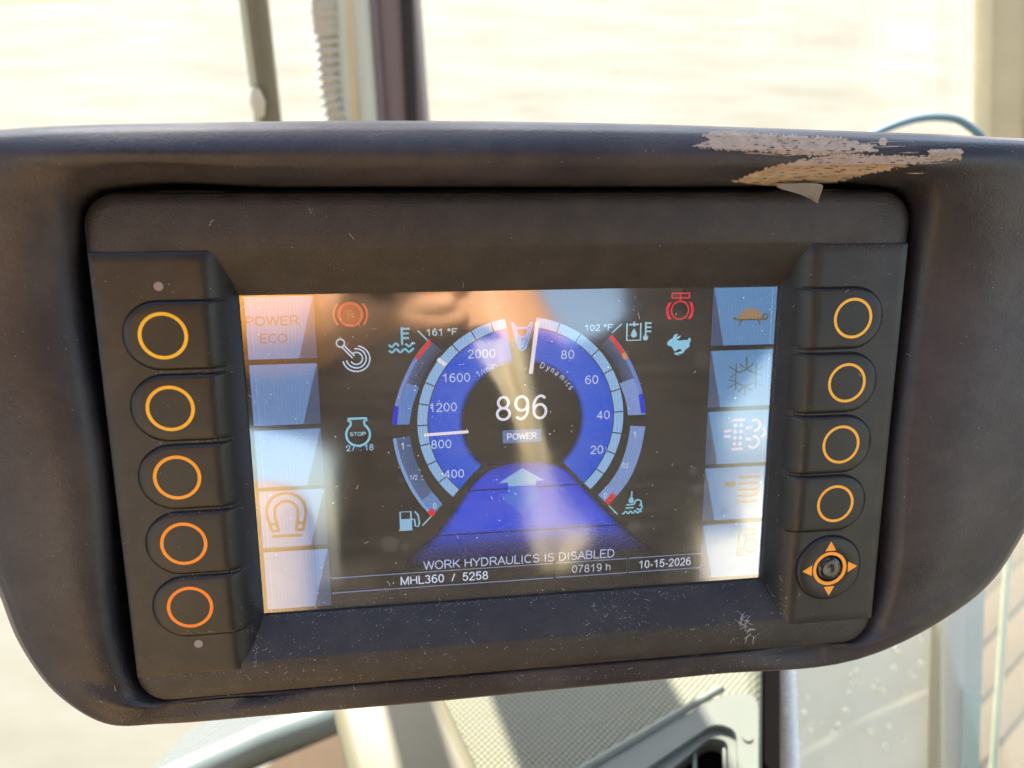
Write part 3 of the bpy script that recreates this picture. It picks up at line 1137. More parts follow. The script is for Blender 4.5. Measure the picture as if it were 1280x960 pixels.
def flat(name, pts, c, k=1.0, px=True, parent=None):
    P = [S(*p) for p in pts] if px else pts
    z = nz_()
    bm = bmesh.new()
    vs = [bm.verts.new((p[0] * .001, p[1] * .001, z * .001)) for p in P]
    f = bm.faces.new(vs)
    bm.normal_update()
    if f.normal.z < 0:
        bmesh.ops.reverse_faces(bm, faces=[f])
    bmesh.ops.triangulate(bm, faces=bm.faces[:])
    me = bpy.data.meshes.new(name)
    bm.to_mesh(me)
    bm.free()
    return link(name, me, c if isinstance(c, bpy.types.Material) else lcd(c, k), parent or scr)


def strokes(name, lines, w, c, k=1.0, px=True, closed=False):
    """drawn lines (each a list of points) of width w mm, one printed figure"""
    z = nz_() * .001
    vs, fs = [], []
    for ln in lines:
        P = [Vector(S(*p)) if px else Vector(p) for p in ln]
        n_ = len(P)
        for i in range(n_):
            a_, b_ = P[max(i - 1, 0)], P[min(i + 1, n_ - 1)]
            if (P[0] - P[-1]).length < 1e-6 and i in (0, n_ - 1):
                a_, b_ = P[-2], P[1]
            d = (b_ - a_)
            if d.length < 1e-9:
                d = Vector((1, 0))
            d.normalize()
            q_ = Vector((-d.y, d.x)) * w / 2
            vs += [((P[i] + q_).x * .001, (P[i] + q_).y * .001, z), ((P[i] - q_).x * .001, (P[i] - q_).y * .001, z)]
            if i:
                b0 = len(vs) - 4
                fs.append((b0, b0 + 1, b0 + 3, b0 + 2))
    return mesh(name, vs, fs, lcd(c, k), scr)


def arc(cx, cy, r, a0, a1, n=20, ry=None):
    ry = ry or r
    return [(cx + r * math.cos(R(a0 + (a1 - a0) * i / n)), cy + ry * math.sin(R(a0 + (a1 - a0) * i / n))) for i in range(n + 1)]


def band(name, cu, cv, r0, r1, a0, a1, c, k=1.0, n=60):
    vs, fs = ring_v(cu, cv, r0, r1, nz_(), n, a0, a1)
    return mesh(name, vs, fs, c if isinstance(c, bpy.types.Material) else lcd(c, k), scr, mm=True)




def _a(cx, cy, rx, ry, a0, a1, n=14):
    return [(cx + rx * math.cos(R(a0 + (a1 - a0) * i / n)), cy + ry * math.sin(R(a0 + (a1 - a0) * i / n))) for i in range(n + 1)]


Lo, Hi = .05, .95
GLYPH = {
    '0': (.58, [_a(.29, .5, .215, .45, 0, 360, 24)]),
    '1': (.58, [[(.11, .74), (.22, .80), (.34, .95), (.34, .05)]]),
    '2': (.58, [_a(.28, .70, .205, .25, 168, -25) + [(.30, .36), (.12, .17), (.075, .05), (.50, .05)]]),
    '3': (.58, [_a(.27, .73, .18, .22, 160, -90), _a(.27, .28, .215, .23, 90, -162)]),
    '4': (.58, [[(.39, .05), (.39, .95), (.05, .29), (.53, .29)]]),
    '5': (.58, [[(.47, .95), (.15, .95), (.10, .50)] + _a(.28, .34, .215, .29, 140, -155)]),
    '6': (.58, [_a(.29, .33, .21, .28, 0, 360, 22), _a(.32, .49, .245, .46, 52, 188)]),
    '7': (.58, [[(.06, .95), (.52, .95), (.34, .62), (.24, .33), (.20, .05)]]),
    '8': (.58, [_a(.29, .73, .175, .22, 0, 360, 20), _a(.29, .28, .215, .23, 0, 360, 20)]),
    '9': (.58, [_a(.29, .67, .21, .28, 0, 360, 22), _a(.26, .51, .245, .46, 232, 368)]),
    'A': (.68, [[(.02, Lo), (.34, Hi), (.66, Lo)], [(.13, .35), (.55, .35)]]),
    'B': (.68, [[(.09, Lo), (.09, Hi), (.36, Hi)] + _a(.36, .735, .20, .215, 90, -90) + [(.09, .52)], [(.36, .52)] + _a(.38, .285, .225, .235, 90, -90) + [(.09, Lo)]]),
    'C': (.74, [_a(.39, .5, .32, .45, 48, 312, 22)]),
    'D': (.74, [[(.09, Lo), (.09, Hi), (.30, Hi)] + _a(.30, .5, .35, .45, 90, -90, 18) + [(.09, Lo)]]),
    'E': (.66, [[(.60, Hi), (.09, Hi), (.09, Lo), (.61, Lo)], [(.09, .52), (.56, .52)]]),
    'F': (.60, [[(.57, Hi), (.09, Hi), (.09, Lo)], [(.09, .51), (.50, .51)]]),
    'H': (.73, [[(.09, Lo), (.09, Hi)], [(.64, Lo), (.64, Hi)], [(.09, .52), (.64, .52)]]),
    'I': (.27, [[(.135, Lo), (.135, Hi)]]),
    'K': (.68, [[(.09, Lo), (.09, Hi)], [(.62, Hi), (.09, .40)], [(.26, .56), (.65, Lo)]]),
    'L': (.56, [[(.09, Hi), (.09, Lo), (.53, Lo)]]),
    'M': (.84, [[(.09, Lo), (.09, Hi), (.42, .08), (.75, Hi), (.75, Lo)]]),
    'O': (.79, [_a(.395, .5, .335, .45, 0, 360, 26)]),
    'P': (.67, [[(.09, Lo), (.09, Hi), (.38, Hi)] + _a(.38, .70, .22, .25, 90, -90) + [(.09, .45)]]),
    'R': (.72, [[(.09, Lo), (.09, Hi), (.40, Hi)] + _a(.40, .715, .22, .235, 90, -90) + [(.09, .48)], [(.38, .48), (.52, .32), (.67, Lo)]]),
    'S': (.67, [_a(.33, .73, .235, .22, 22, 262) + _a(.34, .28, .255, .23, 84, -160)]),
    'T': (.62, [[(.02, Hi), (.60, Hi)], [(.31, Hi), (.31, Lo)]]),
    'U': (.73, [[(.09, Hi), (.09, .36)] + _a(.365, .34, .275, .29, 180, 360) + [(.64, Hi)]]),
    'W': (.94, [[(.02, Hi), (.25, .07), (.47, .93), (.69, .07), (.92, Hi)]]),
    'Y': (.68, [[(.02, Hi), (.34, .45), (.66, Hi)], [(.34, .45), (.34, Lo)]]),
    'm': (.84, [[(.08, Lo), (.08, .70)], [(.08, .50)] + _a(.25, .50, .16, .19, 170, 0, 8) + [(.41, Lo)], [(.41, .50)] + _a(.58, .50, .16, .19, 170, 0, 8) + [(.74, Lo)]]),
    'i': (.23, [[(.115, Lo), (.115, .70)], [(.115, .86), (.115, .95)]]),
    'n': (.56, [[(.08, Lo), (.08, .70)], [(.08, .46)] + _a(.28, .46, .19, .23, 165, 0, 9) + [(.47, Lo)]]),
    'h': (.56, [[(.08, Lo), (.08, Hi)], [(.08, .46)] + _a(.28, .46, .19, .23, 165, 0, 9) + [(.47, Lo)]]),
    'y': (.50, [[(.03, .70), (.25, .07)], [(.47, .70), (.24, .02), (.16, -.17), (.05, -.19)]]),
    'a': (.57, [_a(.27, .51, .17, .18, 160, 0, 8) + [(.44, .14), (.50, .05)], [(.44, .40), (.26, .37)] + _a(.24, .21, .18, .15, 100, 290, 10) + [(.44, .20)]]),
    'c': (.51, [_a(.27, .37, .20, .32, 50, 310, 14)]),
    's': (.50, [_a(.25, .55, .16, .145, 25, 262, 9) + _a(.25, .205, .175, .155, 84, -155, 9)]),
    '/': (.30, [[(.02, Lo), (.28, Hi)]]),
    ':': (.30, [[(.15, .03), (.15, .19)], [(.15, .53), (.15, .69)]]),
    '.': (.26, [[(.13, .02), (.13, .16)]]),
    '-': (.34, [[(.04, .36), (.30, .36)]]),
    '°': (.40, [_a(.20, .80, .12, .14, 0, 360, 14)]),
    ' ': (.28, []),
}


def text(s, px, py, cap, c, k=1.0, rot=0.0, bold=0.0, name='lettering', sp=1.0, uv=None, w=None, wt=None):
    """writing drawn stroke by stroke, centred on the point; cap = capital height in mm, w = printed width in mm"""
    u_, v_ = uv if uv else S(px, py)
    wt = wt or (0.125 + bold)
    x, lines = 0.0, []
    for ch in s:
        gw, gl_ = GLYPH[ch]
        lines += [[(x + p[0], p[1]) for p in ln_] for ln_ in gl_]
        x += gw + 0.05 * sp
    allx = [p[0] for l_ in lines for p in l_]
    x0, x1 = min(allx) - wt / 2, max(allx) + wt / 2
    xs = (w / cap) / (x1 - x0) if w else 1.0
    cr_, sr_ = math.cos(R(rot)), math.sin(R(rot))
    vs, fs = [], []
    z = nz_() * .001
    h = wt * cap / 2

    def put(p):
        a_, b_ = ((p[0] - (x0 + x1) / 2) * xs * cap, (p[1] - .5) * cap)
        return Vector((a_, b_))

    def out(q_):
        return ((u_ + q_.x * cr_ - q_.y * sr_) * .001, (v_ + q_.x * sr_ + q_.y * cr_) * .001, z)
    for ln_ in lines:
        P = [put(p) for p in ln_]
        runs, cur = [], [P[0]]
        for i in range(1, len(P)):
            cur.append(P[i])
            if i < len(P) - 1 and (P[i] - P[i - 1]).angle(P[i + 1] - P[i], 0) > 0.6:
                runs.append(cur)
                cur = [P[i]]
        runs.append(cur)
        for r_ in runs:
            r_ = [v.copy() for v in r_]
            if len(runs) > 1 and len(r_) > 1:
                r_[0] -= (r_[1] - r_[0]).normalized() * h * .7
                r_[-1] += (r_[-1] - r_[-2]).normalized() * h * .7
            loop_ = (r_[0] - r_[-1]).length < 1e-4
            for i, p in enumerate(r_):
                a_, b_ = r_[max(i - 1, 0)], r_[min(i + 1, len(r_) - 1)]
                if loop_ and i in (0, len(r_) - 1):
                    a_, b_ = r_[-2], r_[1]
                d = (b_ - a_).normalized()
                q_ = Vector((-d.y, d.x)) * h
                vs += [out(p + q_), out(p - q_)]
                if i:
                    b0 = len(vs) - 4
                    fs.append((b0, b0 + 1, b0 + 3, b0 + 2))
            z += 2e-8
    return mesh(name, vs, fs, lcd(c, k), scr)


ICE = (150, 205, 240)
PALE = (205, 220, 250)
TILE = (118, 155, 212)
TILE2 = (82, 98, 135)
# soft key tiles: left column
rowsL = [(371, 449), (457, 531), (538, 609), (613, 682), (690, 762)]
for i, (y0, y1) in enumerate(rowsL):
    a0, a1 = M(309, y0, 0), M(309, y1, 0)
v_edges = [(45.8, 28.7), (27.2, 10.0), (8.6, -8.0), (-9.2, -26.2), (-27.6, -45.4)]
for i, (vt, vb) in enumerate(v_edges):
    uL, uR = -75.2, -57.0
    flat('softkey_tile', [(uL, vt), (uR, vt), (uR, vb), (uL, vb)], TILE2, 0.8, px=False)
    flat('softkey_tile', [(uL, vt), (uR - .2, vt), (uR - 4.8, vb), (uL, vb)], TILE, 0.9, px=False)
    strokes('tile_outline', [[(uL + 1.6, vt - .3), (uL + 1.6, vb + .3)]], 0.18, (150, 195, 250), 0.8, px=False)
    uL, uR = 56.5, 76.1
    flat('softkey_tile', [(uL, vt), (uR, vt), (uR, vb), (uL, vb)], TILE2, 0.8, px=False)
    flat('softkey_tile', [(uL + .2, vt), (uR, vt), (uR, vb), (uL + 3.9, vb)], (110, 160, 215), 0.85, px=False)
    strokes('tile_outline', [[(uR - 1.2, vt - .3), (uR - 1.2, vb + .3)]], 0.2, (170, 210, 240), 0.8, px=False)
WARM = (120, 84, 70)
text('POWER', 340.5, 401, 2.6, WARM, 0.8, sp=1.08, w=14.2)
text('ECO', 342, 423, 2.5, WARM, 0.8, sp=1.08, w=7.2)
# magnet
cu_, cv_ = S(358, 642)
MG = (120, 84, 62)
strokes('magnet_symbol', [[(cu_ - 4.2, cv_ - 5.2)] + [(cu_ - 5.3, cv_ - 1)] + arc(cu_, cv_ + .8, 5.4, 180, 0, 20) + [(cu_ + 5.3, cv_ - 1), (cu_ + 4.4, cv_ - 5.2)],
                          [(cu_ - 2.4, cv_ - 5.2)] + [(cu_ - 3.2, cv_ - 1)] + arc(cu_, cv_ + .6, 3.2, 180, 0, 16) + [(cu_ + 3.2, cv_ - 1), (cu_ + 2.4, cv_ - 5.2)],
                          [(cu_ - 4.3, cv_ - 5.1), (cu_ - 2.3, cv_ - 5.1)], [(cu_ + 2.3, cv_ - 5.1), (cu_ + 4.5, cv_ - 5.1)],
                          [(cu_ - 4.9, cv_ - 3.0), (cu_ - 2.6, cv_ - 3.0)], [(cu_ + 2.6, cv_ - 3.0), (cu_ + 4.9, cv_ - 3.0)],
                          [(cu_ - 4.4, cv_ - 6.7), (cu_ + 4.0, cv_ - 6.7)]], 0.85, MG, 0.9, px=False)
# right column symbols
tu, tv = S(938, 396)
SY = (120, 120, 90)
pts = arc(tu, tv - .8, 3.9, 0, 180, 16, 3.4)
flat('turtle_symbol', pts, (185, 152, 120), 0.8, px=False)
strokes('turtle_symbol', [[(tu - 3.9, tv - .8), (tu + 5.2, tv - .8)], arc(tu + 4.6, tv, .8, 0, 360, 10), [(tu - 2.6, tv - .8), (tu - 3.4, tv - 2.4)], [(tu + 2.4, tv - .8), (tu + 3.2, tv - 2.4)], [(tu - 4, tv - .7), (tu - 5.6, tv - .2)]], 0.55, SY, 0.8, px=False)
su, sv = S(932, 470)
q6 = lambda x, y: (640 + x / 3.556, 340 + y / 3.556)
ln = [[q6(*p) for p in l_] for l_ in ([(1044, 374), (1043, 432)], [(1010, 408), (1043, 432), (1074, 408)], [(997, 408), (993, 524)], [(1086, 408), (1082, 520)],
      [(964, 420), (1010, 446), (972, 466)], [(1116, 420), (1074, 446), (1112, 460)], [(964, 478), (1004, 494), (958, 514)], [(1112, 474), (1076, 492), (1112, 506)],
      [(1006, 532), (1036, 508), (1066, 528)], [(1036, 508), (1034, 552)], [(1010, 446), (1043, 432), (1074, 446)], [(1004, 494), (1036, 508), (1076, 492)])]
strokes('snowflake_symbol', ln, 0.42, (95, 105, 85), 0.8)
fu, fv = S(925, 543)
PK = (235, 200, 235)
ln = [[(fu - 2.4, fv + 4.6), (fu + 1.4, fv + 4.6)], [(fu - 2.6, fv - 4.6), (fu + 1.0, fv - 4.6)],
      [(fu - 5.2, fv + 1.2), (fu - 2.9, fv + 1.4)], [(fu - 5.2, fv - .4), (fu - 2.9, fv - .5)],
      [(fu + 1.8, fv + 1.9), (fu + 3.8, fv + 2.2)], [(fu + 1.8, fv - 1.4), (fu + 3.6, fv - 1.8)],
      arc(fu + 4.6, fv + 2.7, 1.7, 130, -100, 12), arc(fu + 4.4, fv - 2.6, 1.8, 100, -140, 12), arc(fu + 6.6, fv + .4, 1.4, 70, -80, 10)]
strokes('particulate_filter_symbol', ln, 0.85, PK, 0.85, px=False)
for j in range(4):
    for i in range(2):
        flat('filter_dot', arc(fu - 1.6 + i * 1.8, fv + 2.9 - j * 1.95, .62, 0, 330, 10), PK, 0.85, px=False)
hu, hv = S(927, 612)
BG = (150, 130, 70)
strokes('heater_symbol', [[(hu - 1.2, hv + 4 - 2 * i), (hu + 5.4, hv + 4 - 2 * i)] for i in range(5)], 0.85, BG, 0.8, px=False)
flat('heater_arrow', [(hu - 5.6, hv + 2.6), (hu - 3.4, hv + 2.6), (hu - 3.4, hv + 3.6), (hu - 1.6, hv + 2.0), (hu - 3.4, hv + .4), (hu - 3.4, hv + 1.4), (hu - 5.6, hv + 1.4)], BG, 0.8, px=False)
eu, ev = S(931, 678)
strokes('seat_symbol', [[(eu + 3.4, ev + 4.4), (eu - 1.0, ev + 4.4), (eu - 2.2, ev + 3.2), (eu - 2.2, ev - 4.2), (eu + .2, ev - 4.2)], arc(eu + 2, ev - 1.2, 2.2, 0, 330, 14), [(eu + 3.4, ev + 2.6), (eu + .2, ev + 2.6), (eu + .2, ev - .4)]], 0.7, (150, 140, 95), 0.8, px=False)

# telltales
pu, pv = S(438, 393)
band('brake_lamp', pu, pv, 2.6, 3.5, 0, 360, (235, 95, 10), 0.9, 36)
flat('brake_lamp', arc(pu, pv, 2.5, 0, 350, 24), (200, 95, 20), 0.55, px=False)
strokes('brake_lamp', [arc(pu, pv, 4.5, 140, 220, 10), arc(pu, pv, 4.5, -40, 40, 10)], 0.55, (235, 95, 10), 0.9, px=False)
text('P', 438, 393, 2.3, (255, 150, 70), 0.8)
ju, jv = S(442, 444)
strokes('joystick_symbol', [arc(ju - 3.4, jv + 3.5, 1.1, 0, 360, 16), [(ju - 2.6, jv + 2.9), (ju + .3, jv - .2)], [(ju - 3.1, jv + 2.4), (ju - .3, jv - .8)], arc(ju + .7, jv - .9, 1.7, -150, 120, 16), arc(ju + .7, jv - .9, 2.7, -170, 100, 20), arc(ju + .7, jv - 1.0, 3.7, -170, 80, 20, 3.6)], 0.42, (200, 220, 245), 1.0, px=False)
strokes('stop_timer_symbol', [[(-46.7, 8.8), (-46.7, 8.1)]], 0.01, ICE, px=False)
gu, gv_ = S(447.5, 541)
ln = [arc(gu, gv_ - .5, 3.3, 125, 415, 30), [(gu - 1.9, gv_ + 2.2), (gu - 1.9, gv_ + 3.5), (gu - 2.6, gv_ + 3.5), (gu - 2.6, gv_ + 4.2), (gu + 2.6, gv_ + 4.2), (gu + 2.6, gv_ + 3.5), (gu + 1.9, gv_ + 3.5), (gu + 1.9, gv_ + 2.2)]]
strokes('stop_timer_symbol', ln, 0.62, (140, 215, 245), 1.0, px=False)
text('STOP', 447.5, 542.5, 1.1, (190, 235, 255), bold=0.04, w=4.5)
text('27 : 18', 450, 559.5, 1.75, ICE, bold=0.04, w=7.7)
# coolant symbol
cu2, cv2 = S(503, 424)
wave = lambda x0, x1, y, a=.45, w=2.4: [(x0 + (x1 - x0) * i / 24, y + a * math.sin((x0 + (x1 - x0) * i / 24) / w * 2 * math.pi)) for i in range(25)]
strokes('coolant_symbol', [wave(cu2 - 3.8, cu2 + 3.2, cv2 - 3.2), wave(cu2 - 3.8, cu2 - 1.0, cv2 - 1.6), wave(cu2 + .8, cu2 + 3.4, cv2 - 1.6), [(cu2 - .1, cv2 - 1.6), (cu2 - .1, cv2 + 3.4)], [(cu2 - .1, cv2 + 2.9), (cu2 + 2.1, cv2 + 2.9)], [(cu2 - .1, cv2 + 1.6), (cu2 + 1.8, cv2 + 1.6)], [(cu2 - .1, cv2 + .3), (cu2 + 1.8, cv2 + .3)]], 0.62, (120, 195, 225), px=False)
text('161 °F', 552.5, 415, 1.9, (175, 215, 235), bold=0.04, w=8.8)
text('102 °F', 748.5, 409.5, 1.85, (175, 215, 235), bold=0.03, w=8.4)
for l_ in ([(522, 413), (536, 427)], [(777, 405), (765, 416)], [(540, 644), (528, 657)], [(761, 632), (772, 643)]):
    strokes('gauge_pointer', [l_], 0.42, (150, 200, 220))
# hydraulic temperature symbol
xu, xv = S(797, 414)
strokes('hydraulic_symbol', [[(xu - 3.2, xv + 2.4), (xu - 3.2, xv - 2.6), (xu + .9, xv - 2.6), (xu + .9, xv + 2.4)], [(xu - 2.6, xv + 2.0), (xu + .3, xv + 2.0)], [(xu - 1.1, xv + 2.9), (xu - 1.1, xv + 1.4)],
                             [(xu + 2.4, xv - 1.6), (xu + 2.4, xv + 2.7)], [(xu + 2.4, xv + 2.3), (xu + 4.1, xv + 2.3)], [(xu + 2.4, xv + 1.1), (xu + 4.1, xv + 1.1)], [(xu + 2.4, xv - .1), (xu + 4.1, xv - .1)]], 0.48, (165, 215, 235), px=False)
flat('hydraulic_symbol', [(xu - 1.1, xv + .9)] + arc(xu - 1.1, xv - .9, .9, 30, -210, 14), (165, 215, 235), px=False)
flat('hydraulic_symbol', arc(xu + 2.4, xv - 2, .8, 0, 340, 12), (165, 215, 235), px=False)
# red warning lamp
ru, rv = S(850, 386)
RED = (235, 40, 55)
strokes('warning_lamp', [arc(ru, rv - .4, 2.6, 0, 360, 30), arc(ru, rv - .4, 3.6, 140, 225, 12), arc(ru, rv - .4, 3.6, -45, 40, 12), arc(ru, rv - .4, 4.0, 145, 220, 12), arc(ru, rv - .4, 4.0, -40, 35, 12),
                         [(ru - 2.6, rv + 4.5), (ru + 2.9, rv + 4.5)], [(ru - 2.7, rv + 3.2), (ru + 2.8, rv + 3.2)], [(ru - 2.5, rv + 4.7), (ru - 2.5, rv + 3)], [(ru + 2.7, rv + 4.7), (ru + 2.7, rv + 3)], [(ru, rv + 4.5), (ru, rv + 2.2)]], 0.42, RED, 1.0, px=False)
# rabbit
bu, bv = S(849, 430)
rab = [(500, 370), (512, 347), (536, 336), (548, 312), (574, 303), (562, 328), (594, 314), (584, 332), (562, 346), (590, 350), (624, 344), (638, 350), (642, 332), (655, 332), (658, 352), (648, 368), (652, 384), (640, 400), (622, 408), (610, 430), (596, 440), (570, 436), (586, 452), (560, 446), (544, 438), (556, 430), (574, 428), (598, 418), (588, 404), (566, 412), (552, 426), (538, 404), (528, 386), (508, 386)]
flat('rabbit_symbol', [(740 + x / 5.333, 360 + y / 5.333) for x, y in rab], (150, 215, 245), 1.0)
# fuel pump
qu, qv = S(510, 650)
strokes('fuel_symbol', [[(qu - 2.2, qv - 3), (qu - 2.2, qv + 2.6), (qu + .9, qv + 2.6), (qu + .9, qv - 3), (qu - 2.2, qv - 3)], [(qu + .9, qv + .3), (qu + 1.9, qv + .1), (qu + 2.1, qv - 2), (qu + 2.9, qv - 2.2), (qu + 3.3, qv - 1), (qu + 3.0, qv + 1.3), (qu + 2.0, qv + 2.6)], [(qu - 2.7, qv - 3), (qu + 1.3, qv - 3)]], 0.5, (150, 200, 235), px=False)
flat('fuel_symbol', [(qu - 2.1, qv - 3), (qu + .8, qv - 3), (qu + .8, qv + .4), (qu - 2.1, qv + .4)], (150, 200, 235), px=False)
# exhaust fluid symbol
au, av = S(790, 630)
strokes('fluid_symbol', [wave(au - 3, au + 3, av - 2.6, .4, 1.5), [(au - 2, av - 1.2), (au + .6, av - 1.1)], [(au - 1.8, av - .2), (au + .5, av - .1)], arc(au + 1.8, av + .2, 1.1, 200, -60, 12), arc(au + 2.3, av - 1.0, .9, 80, -150, 10), [(au - .2, av + 4.2), (au - .2, av + 2.4)]], 0.5, (130, 200, 225), px=False)
flat('fluid_symbol', [(au - .3, av + 2.8)] + arc(au - .3, av + 1.1, .85, 30, -210, 12), (130, 200, 225), px=False)

# ---- big twin gauge
GC = (0.1, 8.4)


def ang(px, py):
    u_, v_ = S(px, py)
    return math.degrees(math.atan2(v_ - GC[1], u_ - GC[0]))


RG = 30.0


def band_mat(name, c_out, c_in, r_in, r_out, k=1.0):
    """lit display colour that changes from the inner to the outer radius of a gauge (that is how the display draws it)"""
    m = bpy.data.materials.new(name)
    m.use_nodes = True
    nt = m.node_tree
    for n_ in list(nt.nodes):
        nt.nodes.remove(n_)
    o = nt.nodes.new('ShaderNodeOutputMaterial')
    e = nt.nodes.new('ShaderNodeEmission')
    tc = nt.nodes.new('ShaderNodeTexCoord')
    vm = nt.nodes.new('ShaderNodeVectorMath')
    vm.operation = 'DISTANCE'
    vm.inputs[1].default_value = (GC[0] * .001, GC[1] * .001, ZS * .001)
    nt.links.new(tc.outputs['Object'], vm.inputs[0])
    mr = nt.nodes.new('ShaderNodeMapRange')
    mr.inputs[1].default_value = r_in * .001
    mr.inputs[2].default_value = r_out * .001
    nt.links.new(vm.outputs['Value'], mr.inputs[0])
    mx = nt.nodes.new('ShaderNodeMix')
    mx.data_type = 'RGBA'
    mx.inputs[6].default_value = (*srgb(c_in), 1)
    mx.inputs[7].default_value = (*srgb(c_out), 1)
    nt.links.new(mr.outputs[0], mx.inputs[0])
    nt.links.new(mx.outputs[2], e.inputs['Color'])
    e.inputs['Strength'].default_value = k / 2 ** EXPO
    nt.links.new(e.outputs[0], o.inputs[0])
    return m


aL0, aL1 = ang(632, 402), ang(566, 621) + 360
aR0, aR1 = ang(670, 402), ang(737, 611)
if aL1 < aL0:
    aL1 += 360
blue = band_mat('gauge_blue', (20, 84, 222), (48, 98, 228), 18.5, 27, 1.0)
for a0_, a1_ in ((aL0, aL1), (aR1, aR0)):
    band('gauge_face', *GC, 18.6, 27.2, a0_, a1_, blue)
    band('gauge_scale', *GC, 27.45, RG + .25, a0_, a1_, (150, 195, 245), 0.95)
# inner soft edge of the gauge faces
inner_soft = band_mat('gauge_inner', (46, 96, 226), (4, 5, 10), 17.2, 18.6, 0.9)
for a0_, a1_ in ((aL0, aL1), (aR1, aR0)):
    band('gauge_face_edge', *GC, 17.2, 18.62, a0_, a1_, inner_soft)
ticks = [(616, 411), (593.5, 422), (571, 437), (535, 479.5), (526, 505), (522, 532), (524, 557.5), (532.5, 582), (545.5, 605),
         (697.6, 410.3), (721.5, 424.4), (744, 441), (761, 463.7), (770, 487.6), (776.4, 514.4), (775, 541.6), (768, 567), (755.9, 593)]
tl_ = []
for (x, y) in ticks:
    a = R(ang(x, y))
    tl_.append([(GC[0] + 27.3 * math.cos(a), GC[1] + 27.3 * math.sin(a)), (GC[0] + 30.4 * math.cos(a), GC[1] + 30.4 * math.sin(a))])
strokes('gauge_ticks', tl_, 0.34, (30, 40, 60), 0.8, px=False)
# limit mark, rev pointer, dynamics pointer
a = R(ang(553, 453))
strokes('gauge_limit_mark', [[(GC[0] + 27.6 * math.cos(a), GC[1] + 27.6 * math.sin(a)), (GC[0] + 30.6 * math.cos(a), GC[1] + 30.6 * math.sin(a))]], 1.1, (250, 235, 250), px=False)
strokes('gauge_needle', [[(530, 543.8), (585.5, 539.5)]], 0.9, (252, 240, 252))
strokes('gauge_needle', [[(671.5, 402.5), (663.5, 467)]], 1.15, (245, 232, 250))
# numbers
for s, x, y in (('2000', 602, 442), ('1600', 570.5, 472), ('1200', 554, 509), ('800', 551.5, 555), ('400', 567.5, 592), ('80', 709.5, 443), ('60', 739.5, 474.5), ('40', 754, 518.5), ('20', 746, 562)):
    text(s, x, y, 2.55, (205, 220, 255), w=7.9 * len(s) / 4 if len(s) > 2 else 4.0)
text('1/min.', 609, 461.5, 1.75, (200, 215, 255), rot=27, w=7.0)
# "Dynamics" follows the arc
w_ = [(0, 'D'), (2.5, 'y'), (4.6, 'n'), (6.8, 'a'), (9.6, 'm'), (11.9, 'i'), (13.5, 'c'), (15.3, 's')]
rD = 17.2
aS = math.atan2(S(680, 452)[1] - GC[1], S(680, 452)[0] - GC[0])
for d_, ch in w_:
    a = aS - d_ / rD * .72
    text(ch, 0, 0, 1.75, (205, 218, 250), rot=math.degrees(a) - 90, uv=(GC[0] + rD * math.cos(a) * 1.0, GC[1] + rD * math.sin(a)))
text('896', 652, 509.5, 7.4, (240, 240, 255), w=15.2, wt=0.105)
pu_, pv_ = S(652.5, 545)
flat('power_badge', [(p[0] + pu_, p[1] + pv_) for p in rrect(5.7, 1.95, -1.95, .4, 0)], (92, 130, 190), 0.9, px=False)
text('POWER', 652.5, 545, 1.85, (230, 238, 255), bold=0.05, w=8.9)
# emblem between the gauges
ml, mv = S(652.5, 418)
BL = (20, 140, 235)
strokes('emblem', [[(ml - 2.9, mv + 3.6), (ml - 2.3, mv + 1.0), (ml - 1.6, mv - 1.8), (ml - .7, mv - 4.0), (ml, mv - 4.6), (ml + .9, mv - 4.0), (ml + 1.7, mv - 1.7), (ml + 2.4, mv + 1.0), (ml + 2.9, mv + 3.6)],
                   [(ml - 2.9, mv + 3.6), (ml - 1.6, mv + 1.9), (ml + 1.5, mv + 1.9), (ml + 2.9, mv + 3.6)],
                   [(ml - 1.9, mv + 1.7), (ml - 1.2, mv - .6), (ml - .5, mv - 2.8)], [(ml + 1.9, mv + 1.7), (ml + 1.2, mv - .6), (ml + .5, mv - 2.8)],
                   [(ml - 1.2, mv - .3), (ml, mv - .8), (ml + 1.2, mv - .3)], [(ml - .5, mv - 1.2), (ml - .2, mv - 3.8)], [(ml + .5, mv - 1.2), (ml + .3, mv - 3.8)]], 0.62, BL, 1.0, px=False)

# ---- side arcs
AC = (0.1, 8.2)


def side_arc(pts_out, w0, w1, c, k=1.0, name='side_gauge', n=12):
    """band along outer edge points (px), reaching inwards from w0 to w1 mm towards the gauge centre"""
    P = [Vector(S(*p)) for p in pts_out]
    P = [Vector(p) for p in catmull([tuple(p) for p in P], n, closed=False)]
    vs, fs = [], []
    z = nz_()
    for i, p in enumerate(P):
        d = (Vector(GC) - p).normalized()
        a_, b_ = p + d * w0, p + d * w1
        vs += [(a_.x, a_.y, z), (b_.x, b_.y, z)]
        if i:
            b0 = len(vs) - 4
            fs.append((b0, b0 + 1, b0 + 3, b0 + 2))
    return mesh(name, vs, fs, c if isinstance(c, bpy.types.Material) else lcd(c, k), scr, mm=True)


